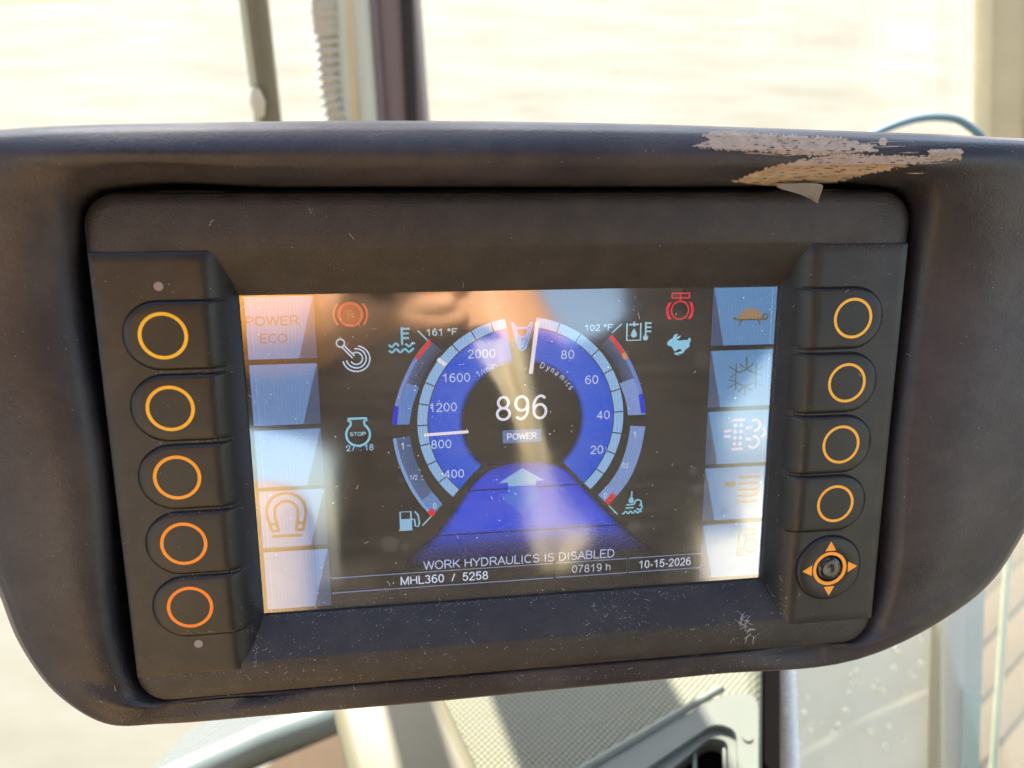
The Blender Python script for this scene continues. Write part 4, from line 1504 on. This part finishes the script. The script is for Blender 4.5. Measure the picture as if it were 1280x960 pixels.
LU = [(536, 424), (518, 447), (503, 477), (494, 505), (490, 531)]
fade = band_mat('gauge_fade', (120, 150, 215), (30, 38, 60), 30.5, 37.0, 0.55)
side_arc(LU, 1.0, 4.9, fade)
side_arc(LU[2:], 1.2, 4.9, (95, 140, 215), 0.95)
side_arc(LU, 0.0, 1.1, (120, 150, 220), 0.95)
side_arc(LU[:2], 0.0, 1.2, (225, 35, 40), 1.0)
side_arc([(492.5, 507), (491, 520), (490, 531)], 0.0, 1.4, (15, 30, 215), 1.0)
LD = [(491, 548), (497, 575), (510, 606), (524, 628), (539, 645)]
fade2 = band_mat('gauge_fade_low', (110, 145, 205), (90, 120, 185), 30.5, 37.0, 0.5)
side_arc(LD, 0.9, 4.9, fade2)
side_arc(LD[3:], 1.0, 4.9, (110, 150, 215), 0.9)
side_arc(LD, 0.0, 1.0, (135, 170, 225), 0.95)
side_arc([(534, 640), (540, 646)], -.1, 1.8, (225, 35, 50), 1.0)
RU = [(765, 418), (783, 442), (798, 474), (805, 500), (807, 518)]
side_arc(RU, 1.0, 4.7, fade)
side_arc([(793, 472), (801, 496), (804, 518)], 0.2, 4.7, (130, 160, 225), 0.95)
side_arc(RU, 0.0, 1.1, (110, 140, 220), 0.95)
side_arc(RU[:1] + [(774, 430), (781, 440)], 0.0, 1.2, (225, 35, 40), 1.0)
side_arc([(781, 440), (784.5, 447)], 0.0, 1.2, (240, 150, 60), 1.0)
side_arc([(804, 492), (807, 516)], 0.0, 1.5, (20, 35, 215), 1.0)
RD = [(806.5, 533), (801, 562), (791, 590), (778, 611), (760, 631)]
side_arc(RD, 0.0, 4.6, (128, 160, 222), 0.95)
side_arc([(770, 619), (760, 631)], -.1, 1.6, (225, 35, 50), 1.0)
text('1', 503, 557.5, 2.0, (225, 235, 255))
strokes('gauge_marks', [[(508, 557), (514, 557)]], 0.3, (150, 175, 215))
text('1/2', 517, 596.5, 1.5, (200, 215, 240), bold=.01)
text('0', 543.5, 632, 1.8, (200, 220, 245))
text('1', 793, 543, 1.9, (225, 235, 255))
text('1/2', 781, 582, 1.5, (225, 235, 255))
text('0', 756.5, 619, 1.8, (220, 225, 250))

# ---- blue field with arrows
fan = [(520, 694), (540, 668), (566, 640), (590, 606), (604, 592), (626, 581), (655, 577), (684, 580), (707, 589), (726, 606), (752, 632), (775, 655), (788, 672), (796, 676)]
fm = bpy.data.materials.new('field_blue')
fm.use_nodes = True
nt = fm.node_tree
for n_ in list(nt.nodes):
    nt.nodes.remove(n_)
o_ = nt.nodes.new('ShaderNodeOutputMaterial')
e_ = nt.nodes.new('ShaderNodeEmission')
at_ = nt.nodes.new('ShaderNodeVertexColor')
at_.layer_name = 'shown'
nt.links.new(at_.outputs['Color'], e_.inputs['Color'])
e_.inputs['Strength'].default_value = 1 / 2 ** EXPO
nt.links.new(e_.outputs[0], o_.inputs[0])
Ledge = [S(*p) for p in ((596, 598), (590, 606), (566, 640), (544, 668), (508, 699))]
Redge = [S(*p) for p in ((715, 594), (726, 606), (752, 632), (784, 662), (818, 688))]


def edge_at(E_, v):
    for a_, b_ in zip(E_, E_[1:]):
        if v >= b_[1]:
            t = (v - b_[1]) / (a_[1] - b_[1])
            return b_[0] + (a_[0] - b_[0]) * t
    return E_[-1][0]


vtop, vmid, vbot = S(655, 577)[1], S(655, 602)[1], S(655, 700)[1]
rows_ = list(np.linspace(vtop, vbot, 44))
vs, fs, cols = [], [], []
z = nz_()
nc2 = 40
keys_ = [(0.0, (50, 66, 205)), (0.10, (44, 72, 218)), (0.25, (20, 68, 232)), (0.62, (16, 74, 238)), (0.70, (40, 72, 205)), (0.82, (34, 48, 130)), (1.0, (6, 7, 14))]
for r_i, v in enumerate(rows_):
    f = (vtop - v) / (vtop - vbot)
    l_, r_ = edge_at(Ledge, min(v, Ledge[0][1])), edge_at(Redge, min(v, Redge[0][1]))
    if v > vmid:
        q_ = math.sqrt(max(0, 1 - ((v - vmid) / (vtop - vmid)) ** 2))
        l0, r0 = edge_at(Ledge, Ledge[0][1]), edge_at(Redge, Redge[0][1])
        m_ = (l0 + r0) / 2
        l_, r_ = m_ - (m_ - l_) * max(q_, .02), m_ + (r_ - m_) * max(q_, .02)
    for (f0, c0), (f1, c1) in zip(keys_, keys_[1:]):
        if f0 <= f <= f1 + 1e-6:
            t = (f - f0) / (f1 - f0)
            base = [a_ + (b_ - a_) * t for a_, b_ in zip(srgb(c0), srgb(c1))]
            break
    for c_i in range(nc2 + 1):
        t = c_i / nc2
        vs.append((l_ + (r_ - l_) * t, v, z))
        e = min(t, 1 - t) * (r_ - l_)
        soft = 1.2 + 5.5 * max(0, f - .25)
        g_ = min(1.0, e / soft)
        g_ = g_ * g_ * (3 - 2 * g_)
        if f < .12:
            g_ *= .55 + .45 * f / .12
        cols.append([b_ * g_ + .003 * (1 - g_) for b_ in base])
        if r_i and c_i:
            b0 = r_i * (nc2 + 1) + c_i
            fs.append((b0 - nc2 - 2, b0 - nc2 - 1, b0, b0 - 1))
fo = mesh('travel_field', vs, fs, fm, scr, mm=True)
ca = fo.data.color_attributes.new('shown', 'FLOAT_COLOR', 'POINT')
for i, c_ in enumerate(cols):
    ca.data[i].color = (*c_, 1)
strokes('field_line', [[(584, 613.5), (727, 604.5)], [(538, 670), (786, 655)], [(610, 580), (690, 575)]], 0.45, (8, 14, 70), 0.8)
flat('up_arrow', [(652.5, 585), (681, 600), (670, 601), (670, 606), (635, 608), (635, 603), (623, 604)], (150, 195, 240), 0.95)
flat('down_arrow', [(635, 609), (670, 607), (670, 616), (679, 616), (653, 644), (622, 618), (635, 617)], (52, 112, 236), 1.0)
strokes('field_edge', [[(566, 622), (593, 590), (604, 588)], [(713, 590), (739, 613), (760, 634)]], 0.4, (60, 70, 90), 0.7)

# ---- bottom lines of writing
uv_w = (M(531, 705, 0), M(770, 692, 0))
text('WORK HYDRAULICS IS DISABLED', 650.5, 698.8, 2.75, (190, 205, 250), w=M(770, 692, ZS)[0] - M(531, 705, ZS)[0])


def frame(px_pts, w=0.32, c=(150, 160, 205), k=.9):
    strokes('status_box', [px_pts + [px_pts[0]]], w, c, k)


va, vb_ = S(500, 726)[1], S(500, 744)[1]


def ub(px, py):
    return S(px, py)[0]


for (x0, x1) in ((415, 691), (695, 783), (786, 877)):
    u0, u1 = S(x0, 735 - (x0 - 415) * .06)[0], S(x1, 735 - (x1 - 415) * .06)[0]
    strokes('status_box', [[(u0, -36.9), (u1, -36.9), (u1, -41.6), (u0, -41.6), (u0, -36.9)]], 0.32, (140, 150, 195), .85, px=False)
tv0 = -39.25
text('MHL360  /  5258', 0, 0, 2.65, (215, 225, 255), bold=0.02, w=26.2, uv=(S(556, 729)[0], tv0))
text('07819 h', 0, 0, 2.55, (185, 195, 215), w=12.2, uv=(S(739, 715)[0], tv0))
text('10-15-2026', 0, 0, 2.6, (200, 210, 235), w=16.8, bold=0.02, uv=(S(831, 708)[0], tv0))

# ---------------- cover glass
gm = bpy.data.materials.new('cover_glass')
gm.use_nodes = True
nt = gm.node_tree
for n_ in list(nt.nodes):
    nt.nodes.remove(n_)
o_ = nt.nodes.new('ShaderNodeOutputMaterial')
tr = nt.nodes.new('ShaderNodeBsdfTransparent')
gl = nt.nodes.new('ShaderNodeBsdfGlossy')
fr = nt.nodes.new('ShaderNodeFresnel')
fr.inputs['IOR'].default_value = 2.8
tc = nt.nodes.new('ShaderNodeTexCoord')
nz1 = nt.nodes.new('ShaderNodeTexNoise')
nz1.inputs['Scale'].default_value = 22
nz1.inputs['Detail'].default_value = 5
nt.links.new(tc.outputs['Object'], nz1.inputs['Vector'])
mr = nt.nodes.new('ShaderNodeMapRange')
mr.inputs[1].default_value, mr.inputs[2].default_value = 0.35, 0.7
mr.inputs[3].default_value, mr.inputs[4].default_value = 0.03, 0.12
nt.links.new(nz1.outputs['Fac'], mr.inputs[0])
nt.links.new(mr.outputs[0], gl.inputs['Roughness'])
mx = nt.nodes.new('ShaderNodeMixShader')
front_only(nt, fr, mx)
nt.links.new(tr.outputs[0], mx.inputs[1])
nt.links.new(gl.outputs[0], mx.inputs[2])
# wiped-on film of dust: faint streaks
mp = nt.nodes.new('ShaderNodeMapping')
mp.inputs['Rotation'].default_value = (0, 0, R(-20))
mp.inputs['Scale'].default_value = (60, 300, 1)
nz2 = nt.nodes.new('ShaderNodeTexNoise')
nz2.inputs['Scale'].default_value = 1
nz2.inputs['Detail'].default_value = 4
nt.links.new(tc.outputs['Object'], mp.inputs['Vector'])
nt.links.new(mp.outputs[0], nz2.inputs['Vector'])
m3 = nt.nodes.new('ShaderNodeMath')
m3.operation = 'MULTIPLY'
nt.links.new(nz1.outputs['Fac'], m3.inputs[0])
nt.links.new(nz2.outputs['Fac'], m3.inputs[1])
mr2 = nt.nodes.new('ShaderNodeMapRange')
mr2.inputs[1].default_value, mr2.inputs[2].default_value = 0.16, 0.42
mr2.inputs[3].default_value, mr2.inputs[4].default_value = 0.028, 0.07
nt.links.new(m3.outputs[0], mr2.inputs[0])
df = nt.nodes.new('ShaderNodeBsdfDiffuse')
df.inputs['Color'].default_value = (0.55, 0.50, 0.42, 1)
mx2 = nt.nodes.new('ShaderNodeMixShader')
nt.links.new(mr2.outputs[0], mx2.inputs[0])
nt.links.new(mx.outputs[0], mx2.inputs[1])
nt.links.new(df.outputs[0], mx2.inputs[2])
nt.links.new(mx2.outputs[0], o_.inputs[0])
prism('cover_glass', rrect(76.25, 46.25, -46.25, .3, 0), -0.25, 0.0, gm, disp)

# ---------------- dust and lint on everything
bmall = bmesh.new()
for ob in list(disp.children) + list(shroud for shroud in [shroud]):
    if ob.type == 'MESH' and ob.name.split('.')[0] in ('bezel', 'keypad', 'key', 'navigation_key', 'cover_glass', 'hood_shell'):
        bmall.from_mesh(ob.data)
bvh_all = BVHTree.FromBMesh(bmall)
bmall.free()


def dust(name, count, region, smin, smax, fibre=0.0, parent=disp, m=M_speck, power=1.0):
    vs, fs = [], []
    c_ = 0
    tries = 0
    while c_ < count and tries < count * 20:
        tries += 1
        px = random.uniform(region[0], region[2])
        py = random.uniform(region[1], region[3])
        cl = max(0.0, noise.noise(Vector((px * .02, py * .02, 9))) + 0.5)
        if random.random() > cl ** power:
            continue
        h, n_ = cast(bvh_all, px, py)
        if h is None:
            continue
        t1 = n_.orthogonal().normalized()
        t2 = n_.cross(t1)
        c_ += 1
        if random.random() < fibre:
            a = random.uniform(0, 6.28)
            p = h + n_ * 0.00012
            Ln = random.uniform(0.0005, 0.0020)
            w = random.uniform(0.000018, 0.000035)
            seg = 5
            b0 = len(vs)
            for i in range(seg + 1):
                d = t1 * math.cos(a) + t2 * math.sin(a)
                q_ = n_.cross(d)
                vs += [tuple(p + q_ * w), tuple(p - q_ * w)]
                p = p + d * Ln / seg
                a += random.uniform(-.55, .55)
                if i:
                    k0 = b0 + 2 * (i - 1)
                    fs.append((k0, k0 + 1, k0 + 3, k0 + 2))
        else:
            s = smin + (smax - smin) * random.random() ** 4
            b0 = len(vs)
            el = random.uniform(.5, 1)
            ro = random.uniform(0, 6.28)
            for i in range(5):
                a = i * 2 * math.pi / 5
                x_, y_ = s * math.cos(a), s * el * math.sin(a)
                d = t1 * (x_ * math.cos(ro) - y_ * math.sin(ro)) + t2 * (x_ * math.sin(ro) + y_ * math.cos(ro))
                vs.append(tuple(h + n_ * 0.00004 + d * random.uniform(.7, 1.1)))
            vs.append(tuple(h + n_ * (0.00005 + s * .6)))
            for i in range(5):
                fs.append((b0 + i, b0 + (i + 1) % 5, b0 + 5))
    return mesh(name, vs, fs, m, parent, kind='stuff')


dust('dust', 1700, (300, 735, 985, 850), 0.00003, 0.00015, 0.02, power=1.3)
dust('dust', 420, (305, 362, 975, 765), 0.00005, 0.00024, 0.05, power=1.6)
dust('dust', 160, (640, 740, 985, 850), 0.00004, 0.00016, 0.12, power=1.6)
dust('dust', 260, (100, 235, 1150, 370), 0.00003, 0.00012, 0.015, power=1.8)
dust('dust', 300, (105, 310, 320, 880), 0.00003, 0.00011, 0.02, power=1.6)
dust('dust', 300, (960, 300, 1145, 830), 0.00003, 0.00012, 0.02, power=1.6)
dust('dust', 420, (120, 845, 1090, 905), 0.00003, 0.00014, 0.03)
dust('dust', 260, (0, 150, 1280, 240), 0.00003, 0.00012, 0.0, power=1.8)
dust('dust', 300, (0, 240, 110, 860), 0.00003, 0.00010, 0.0, power=2)
dust('dust', 260, (1100, 240, 1280, 800), 0.00003, 0.00011, 0.0, power=2)
# dust packed along the seams
vs, fs = [], []
for (xa, ya, xb, yb, cnt) in ((334, 772, 950, 728, 240), (302, 372, 328, 765, 60), (322, 790, 318, 836, 70), (176, 848, 306, 839, 50), (975, 362, 953, 720, 70), (958, 730, 986, 778, 60), (182, 884, 1080, 823, 260), (110, 318, 172, 845, 60), (1000, 306, 1143, 306, 40), (186, 466, 292, 464, 40), (200, 555, 298, 548, 40), (205, 642, 305, 634, 45), (220, 722, 312, 712, 45), (230, 792, 316, 788, 45)):
    for _ in range(cnt):
        t = random.random()
        h, n_ = cast(bvh_all, xa + (xb - xa) * t + random.gauss(0, 1.6), ya + (yb - ya) * t + random.gauss(0, 1.6))
        if h is None:
            continue
        t1 = n_.orthogonal().normalized()
        t2 = n_.cross(t1)
        q_ = random.uniform(.00003, .00010)
        b0 = len(vs)
        for i in range(5):
            a = i * 1.2566 + t
            vs.append(tuple(h + n_ * 0.00003 + (t1 * math.cos(a) + t2 * math.sin(a)) * q_ * random.uniform(.6, 1.2)))
        vs.append(tuple(h + n_ * (0.00004 + q_ * .6)))
        fs += [(b0 + i, b0 + (i + 1) % 5, b0 + 5) for i in range(5)]
mesh('seam_dust', vs, fs, M_speck, disp, kind='stuff')
# the tuft of lint at the lower right of the ledge
lv, lf = [], []
for k_ in range(24):
    x, y = random.choice([(932, 775), (938, 785), (943, 795), (936, 790), (930, 770)])
    h, n_ = cast(bvh_all, x + random.gauss(0, 3), y + random.gauss(0, 4))
    t1 = n_.orthogonal().normalized()
    t2 = n_.cross(t1)
    a = 2.1 + random.gauss(0, 1.1)
    p = h + n_ * 0.0002
    w = random.uniform(.00002, .00005)
    for i in range(7):
        d = t1 * math.cos(a) + t2 * math.sin(a)
        q_ = n_.cross(d)
        lv += [tuple(p + q_ * w), tuple(p - q_ * w)]
        p = p + d * 0.00045 + n_ * random.uniform(-.00005, .00008)
        a += random.uniform(-.35, .35)
        if i:
            k0 = len(lv) - 4
            lf.append((k0, k0 + 1, k0 + 3, k0 + 2))
mesh('lint', lv, lf, M_speck, disp, kind='stuff')

# ================================================================== PHOTOGRAPHER AND PHONE (seen mirrored in the screen)
def mirror_pt(px, py, Y):
    """world point on the plane y = Y whose mirror image stands at this place of the glass"""
    d = Vector(((px - 640) / F_PX, -(py - 480) / F_PX, -1.0))
    Tm = T / 1000
    p = d * (Tm.dot(N) / d.dot(N))
    r = d - N * (2 * d.dot(N))
    pw = CAM_M @ p
    rw = CAM_M.to_3x3() @ r
    return pw + rw * ((Y - pw.y) / rw.y)


M_phone = mat('phone_black', (0.015, 0.015, 0.017), 0.25, 0.5)
ph = empty('phone', CAM_M @ Matrix.Translation((0.035, -0.005, 0.012)), 'black phone held up in front of the display, mirrored in its glass', 'phone')
o = box('phone_body', (0, 0, 0), (0.150, 0.074, 0.008), M_phone, ph, bevel=0.003)
M_skin = mat('skin', (0.78, 0.40, 0.20), 0.5, 0.4, mottle=0.1, mscale=40)
M_orange = mat('orange_cloth', (0.95, 0.42, 0.09), 0.85, 0.2, mottle=0.12, mscale=20)
M_shirt = mat('dark_shirt', (0.018, 0.016, 0.013), 0.9, 0.2, mottle=0.3, mscale=8)
M_hair = mat('hair', (0.02, 0.014, 0.01), 0.8)
M_trouser = mat('tan_trousers', (0.45, 0.30, 0.15), 0.85, 0.2, mottle=0.2, mscale=8)
per = empty('person', Matrix.Translation((0, -0.55, 0.0)), 'person in a dark shirt with orange sleeves holding up a phone, mirrored in the display', 'person')
PINV = per.matrix_world.inverted()


def skin(name, joints, edges, radii, m, root, levels=1, parent=per):
    me = bpy.data.meshes.new(name)
    me.from_pydata([tuple(PINV @ Vector(j)) for j in joints], edges, [])
    o = bpy.data.objects.new(name, me)
    COL.objects.link(o)
    o.parent = parent
    me.materials.append(m)
    md = o.modifiers.new('skin', 'SKIN')
    md.use_smooth_shade = True
    sv = me.skin_vertices[0].data
    for i, r_ in enumerate(radii):
        sv[i].radius = (r_, r_) if not isinstance(r_, tuple) else r_
        sv[i].use_root = (i == root)
    sb = o.modifiers.new('sub', 'SUBSURF')
    sb.levels = sb.render_levels = levels
    return o


def chain(pts):
    return [tuple(p) for p in pts]


# joints in world space; the person stands behind the camera and looks along +Y
Y0 = -0.42
J = {'pelvis': (0.17, Y0 - .08, 0.75), 'waist': (0.17, Y0 - .06, 0.95), 'chest': (0.17, Y0 - .03, 1.20), 'neck': (0.16, Y0 - .02, 1.50), 'head': (0.15, Y0 - .01, 1.61), 'top': (0.15, Y0 - .01, 1.71)}
wl = tuple(mirror_pt(405, 402, -0.075))
wr = tuple(camsp(0.185, 0.03, 0.055))
el = tuple(mirror_pt(-30, 380, -0.22))
er = tuple(camsp(0.42, 0.06, 0.20))
sl = (0.045, Y0, 1.33)
sr = (0.37, Y0, 1.33)
hl = tuple(mirror_pt(478, 392, -0.052))
W2C = CAM_M.inverted()


def mc(px, py, Y):
    return tuple(W2C @ mirror_pt(px, py, Y))


hr = tuple(camsp(0.130, 0.010, 0.030))
jj = [J['pelvis'], J['waist'], J['chest'], J['neck'], J['head'], J['top'], sl, el, wl, hl, sr, er, wr, hr, (0.08, Y0 - .07, 0.70), (0.07, Y0 - .02, 0.42), (0.06, Y0 - .08, 0.06), (0.26, Y0 - .07, 0.70), (0.27, Y0 - .02, 0.42), (0.28, Y0 - .08, 0.06)]
ee = [(0, 1), (1, 2), (2, 3), (3, 4), (4, 5), (2, 6), (6, 7), (7, 8), (8, 9), (2, 10), (10, 11), (11, 12), (12, 13), (0, 14), (14, 15), (15, 16), (0, 17), (17, 18), (18, 19)]
rad = [.12, .11, .115, .050, .085, .07, .036, .032, .026, (.034, .026), .036, .032, .026, (.036, .018), .08, .06, .045, .08, .06, .045]
# fingers of both hands, in camera space (x right, y up, z towards the person)
def finger(base, tip, bend, r0=.0095):
    b = Vector(base)
    t = Vector(tip)
    mid = b.lerp(t, .5) + Vector(bend)
    return [b, b.lerp(mid, .9), mid.lerp(t, .5) + Vector(bend) * .2, t]


for hi, fs_ in ((9, [(mc(500, 392, -.05), mc(588, 392, -.036), (0, -.004, -.006)), (mc(500, 372, -.05), mc(572, 374, -.034), (0, -.004, -.008)), (mc(498, 350, -.05), mc(590, 352, -.034), (0, -.004, -.008)), (mc(490, 330, -.05), mc(572, 332, -.034), (0, -.004, -.006)), (mc(470, 360, -.052), mc(500, 300, -.06), (0, .004, .010))]),
                (13, [((0.116, .020, .026), (0.104, .036, .004), (.012, 0, -.004)), ((0.120, .006, .024), (0.108, .020, .000), (.014, 0, -.006)), ((0.122, -.008, .024), (0.108, .004, .000), (.014, 0, -.006)), ((0.124, -.020, .026), (0.108, -.012, .002), (.010, 0, -.006)), ((0.112, -.026, .030), (0.085, -.014, .022), (0, .004, .010))])):
    for bs, tp, bd in fs_:
        P = finger(bs, tp, bd)
        prev = hi
        for i, p in enumerate(P):
            jj.append(tuple(camsp(*p)))
            ee.append((prev, len(jj) - 1))
            rad.append(.0098 - .0008 * i)
            prev = len(jj) - 1
skin('body', jj, ee, rad, M_skin, 0, levels=1)
# clothes, a little larger than the body
sj = [J['pelvis'], J['waist'], J['chest'], (J['neck'][0], J['neck'][1], J['neck'][2] - .10), sl, sr, tuple(Vector(sl).lerp(Vector(el), .95)), tuple(Vector(sr).lerp(Vector(er), .95))]
skin('shirt', sj, [(0, 1), (1, 2), (2, 3), (2, 4), (2, 5), (4, 6), (5, 7)], [.14, .135, .15, .085, .070, .085, .058, .066], M_shirt, 0, 2)
for a_, b_, c_ in ((sl, el, wl), (sr, er, wr)):
    A_, B_, C_ = Vector(a_), Vector(b_), Vector(c_)
    skin('sleeve', [tuple(A_.lerp(B_, .94)), tuple(A_.lerp(B_, .97)), tuple(B_), tuple(B_.lerp(C_, .6)), tuple(C_ + (Vector(hl) - C_) * .45) if a_ is sl else tuple(C_)], [(0, 1), (1, 2), (2, 3), (3, 4)], [.056, .050, .048, .042, .038], M_orange, 0, 2)
hd = Vector(J['head'])
bmh = bmesh.new()
bmesh.ops.create_uvsphere(bmh, u_segments=20, v_segments=12, radius=.1, matrix=Matrix.Translation(PINV @ (hd + Vector((0, -.02, .05)))) @ Matrix.Diagonal((.95, 1.05, 1.0, 1)))
me = bpy.data.meshes.new('hair')
bmh.to_mesh(me)
bmh.free()
link('hair', me, M_hair, per, smooth=True)

skin('trousers', [J['pelvis'], (0.08, Y0 - .07, 0.70), (0.07, Y0 - .02, 0.42), (0.06, Y0 - .08, 0.10), (0.26, Y0 - .07, 0.70), (0.27, Y0 - .02, 0.42), (0.28, Y0 - .08, 0.10)],
     [(0, 1), (1, 2), (2, 3), (0, 4), (4, 5), (5, 6)], [.15, .10, .075, .06, .10, .075, .06], M_trouser, 0, 2)


# pale sheet added out of view, shaped to mirror a beige glare streak
M_glare_sheet = mat('pale_sheet', (0.60, 0.52, 0.35), 0.9, 0.2, mottle=0.12, mscale=25)
rowsc = [(585, 425, 655, 420), (600, 450, 662, 445), (625, 480, 668, 480), (648, 530, 678, 530), (656, 580, 684, 580), (664, 630, 694, 628), (655, 658, 738, 652), (662, 680, 742, 672), (668, 700, 732, 698), (680, 716, 722, 715)]
vs, fs = [], []
nc_ = 9
for r_i, (x0, y0, x1, y1) in enumerate(rowsc):
    for c_i in range(nc_):
        t = c_i / (nc_ - 1)
        p = mirror_pt(x0 + (x1 - x0) * t, y0 + (y1 - y0) * t, -0.235 + 0.012 * math.sin(t * 9 + r_i * .8) - .01 * abs(r_i - 4) / 4)
        vs.append(tuple(p))
        if r_i and c_i:
            b0 = r_i * nc_ + c_i
            fs.append((b0 - nc_ - 1, b0 - nc_, b0, b0 - 1))
o = mesh('glare_sheet', vs, fs, M_glare_sheet, None, smooth=True, label='pale sheet added behind the camera, shaped to mirror a beige glare streak in the screen', cat='glare_sheet')
so = o.modifiers.new('thick', 'SOLIDIFY')
so.thickness = 0.003
so = o.modifiers.new('sub', 'SUBSURF')
so.levels = so.render_levels = 1
# seat back, mirrored at the lower left of the screen
M_seat = mat('tan_seat', (0.62, 0.42, 0.20), 0.6, 0.3, mottle=0.1, mscale=10, grain=.3, gscale=200)
st = empty('operator_seat', Matrix.Translation((-0.30, -0.62, 0)), 'tan seat with a rounded backrest, mirrored at the lower left of the screen', 'seat')
box('backrest', (0.03, -0.06, 0.94), (0.46, 0.12, 0.66), M_seat, st, bevel=0.055)
box('seat_cushion', (0.0, 0.14, 0.50), (0.46, 0.40, 0.14), M_seat, st, bevel=0.045)
box('seat_base', (0.0, 0.10, 0.22), (0.34, 0.34, 0.42), M_cabdark, st, bevel=0.02)
# shed behind the machine, added to mirror cream light at the right of the screen
sh = empty('added_shed', Matrix.Translation((9.6, -14, GZ)), 'cream shed added out of view behind the cab to brighten the right of the screen', 'shed')
M_shed = mat('shed_cream', (0.78, 0.70, 0.52), 0.8, 0.2, mottle=0.1, mscale=2)
box('shed_wall', (0, 0, 1.95), (7.4, 4, 3.9), M_shed, sh)
box('shed_roof', (0, 0, 3.96), (7.8, 4.4, 0.12), M_cabdark, sh)

# dried water spots on the glass
M_spot = pane_mat('dried_spot', 0.07, film_col=(0.75, 0.72, 0.62))
bms = bmesh.new()
for (x, y, r_) in ((487, 680, 2.7), (506, 684, 1.3), (877, 448, 2.4), (793, 657, 2.2), (866, 588, 1.4), (861, 628, 1.2), (871, 612, 1.5), (790, 371, 1.6), (845, 364, 1.8), (500, 600, 1.0), (940, 655, 2.4), (925, 690, 1.6), (699, 716, 1.3), (905, 640, 1.6), (345, 460, 1.2), (560, 375, 2.2), (750, 700, 1.4), (945, 610, 2.0)):
    u_, v_ = M(x, y, 0)
    k0 = [bms.verts.new(((u_ + r_ * random.uniform(.9, 1.05) * math.cos(2 * math.pi * i / 20)) * .001, (v_ + r_ * random.uniform(.9, 1.05) * math.sin(2 * math.pi * i / 20)) * .001, .00003 + random.random() * 1e-6)) for i in range(20)]
    bms.faces.new(k0)
me = bpy.data.meshes.new('water_spots')
bms.to_mesh(me)
bms.free()
link('water_spots', me, M_spot, disp, kind='stuff')
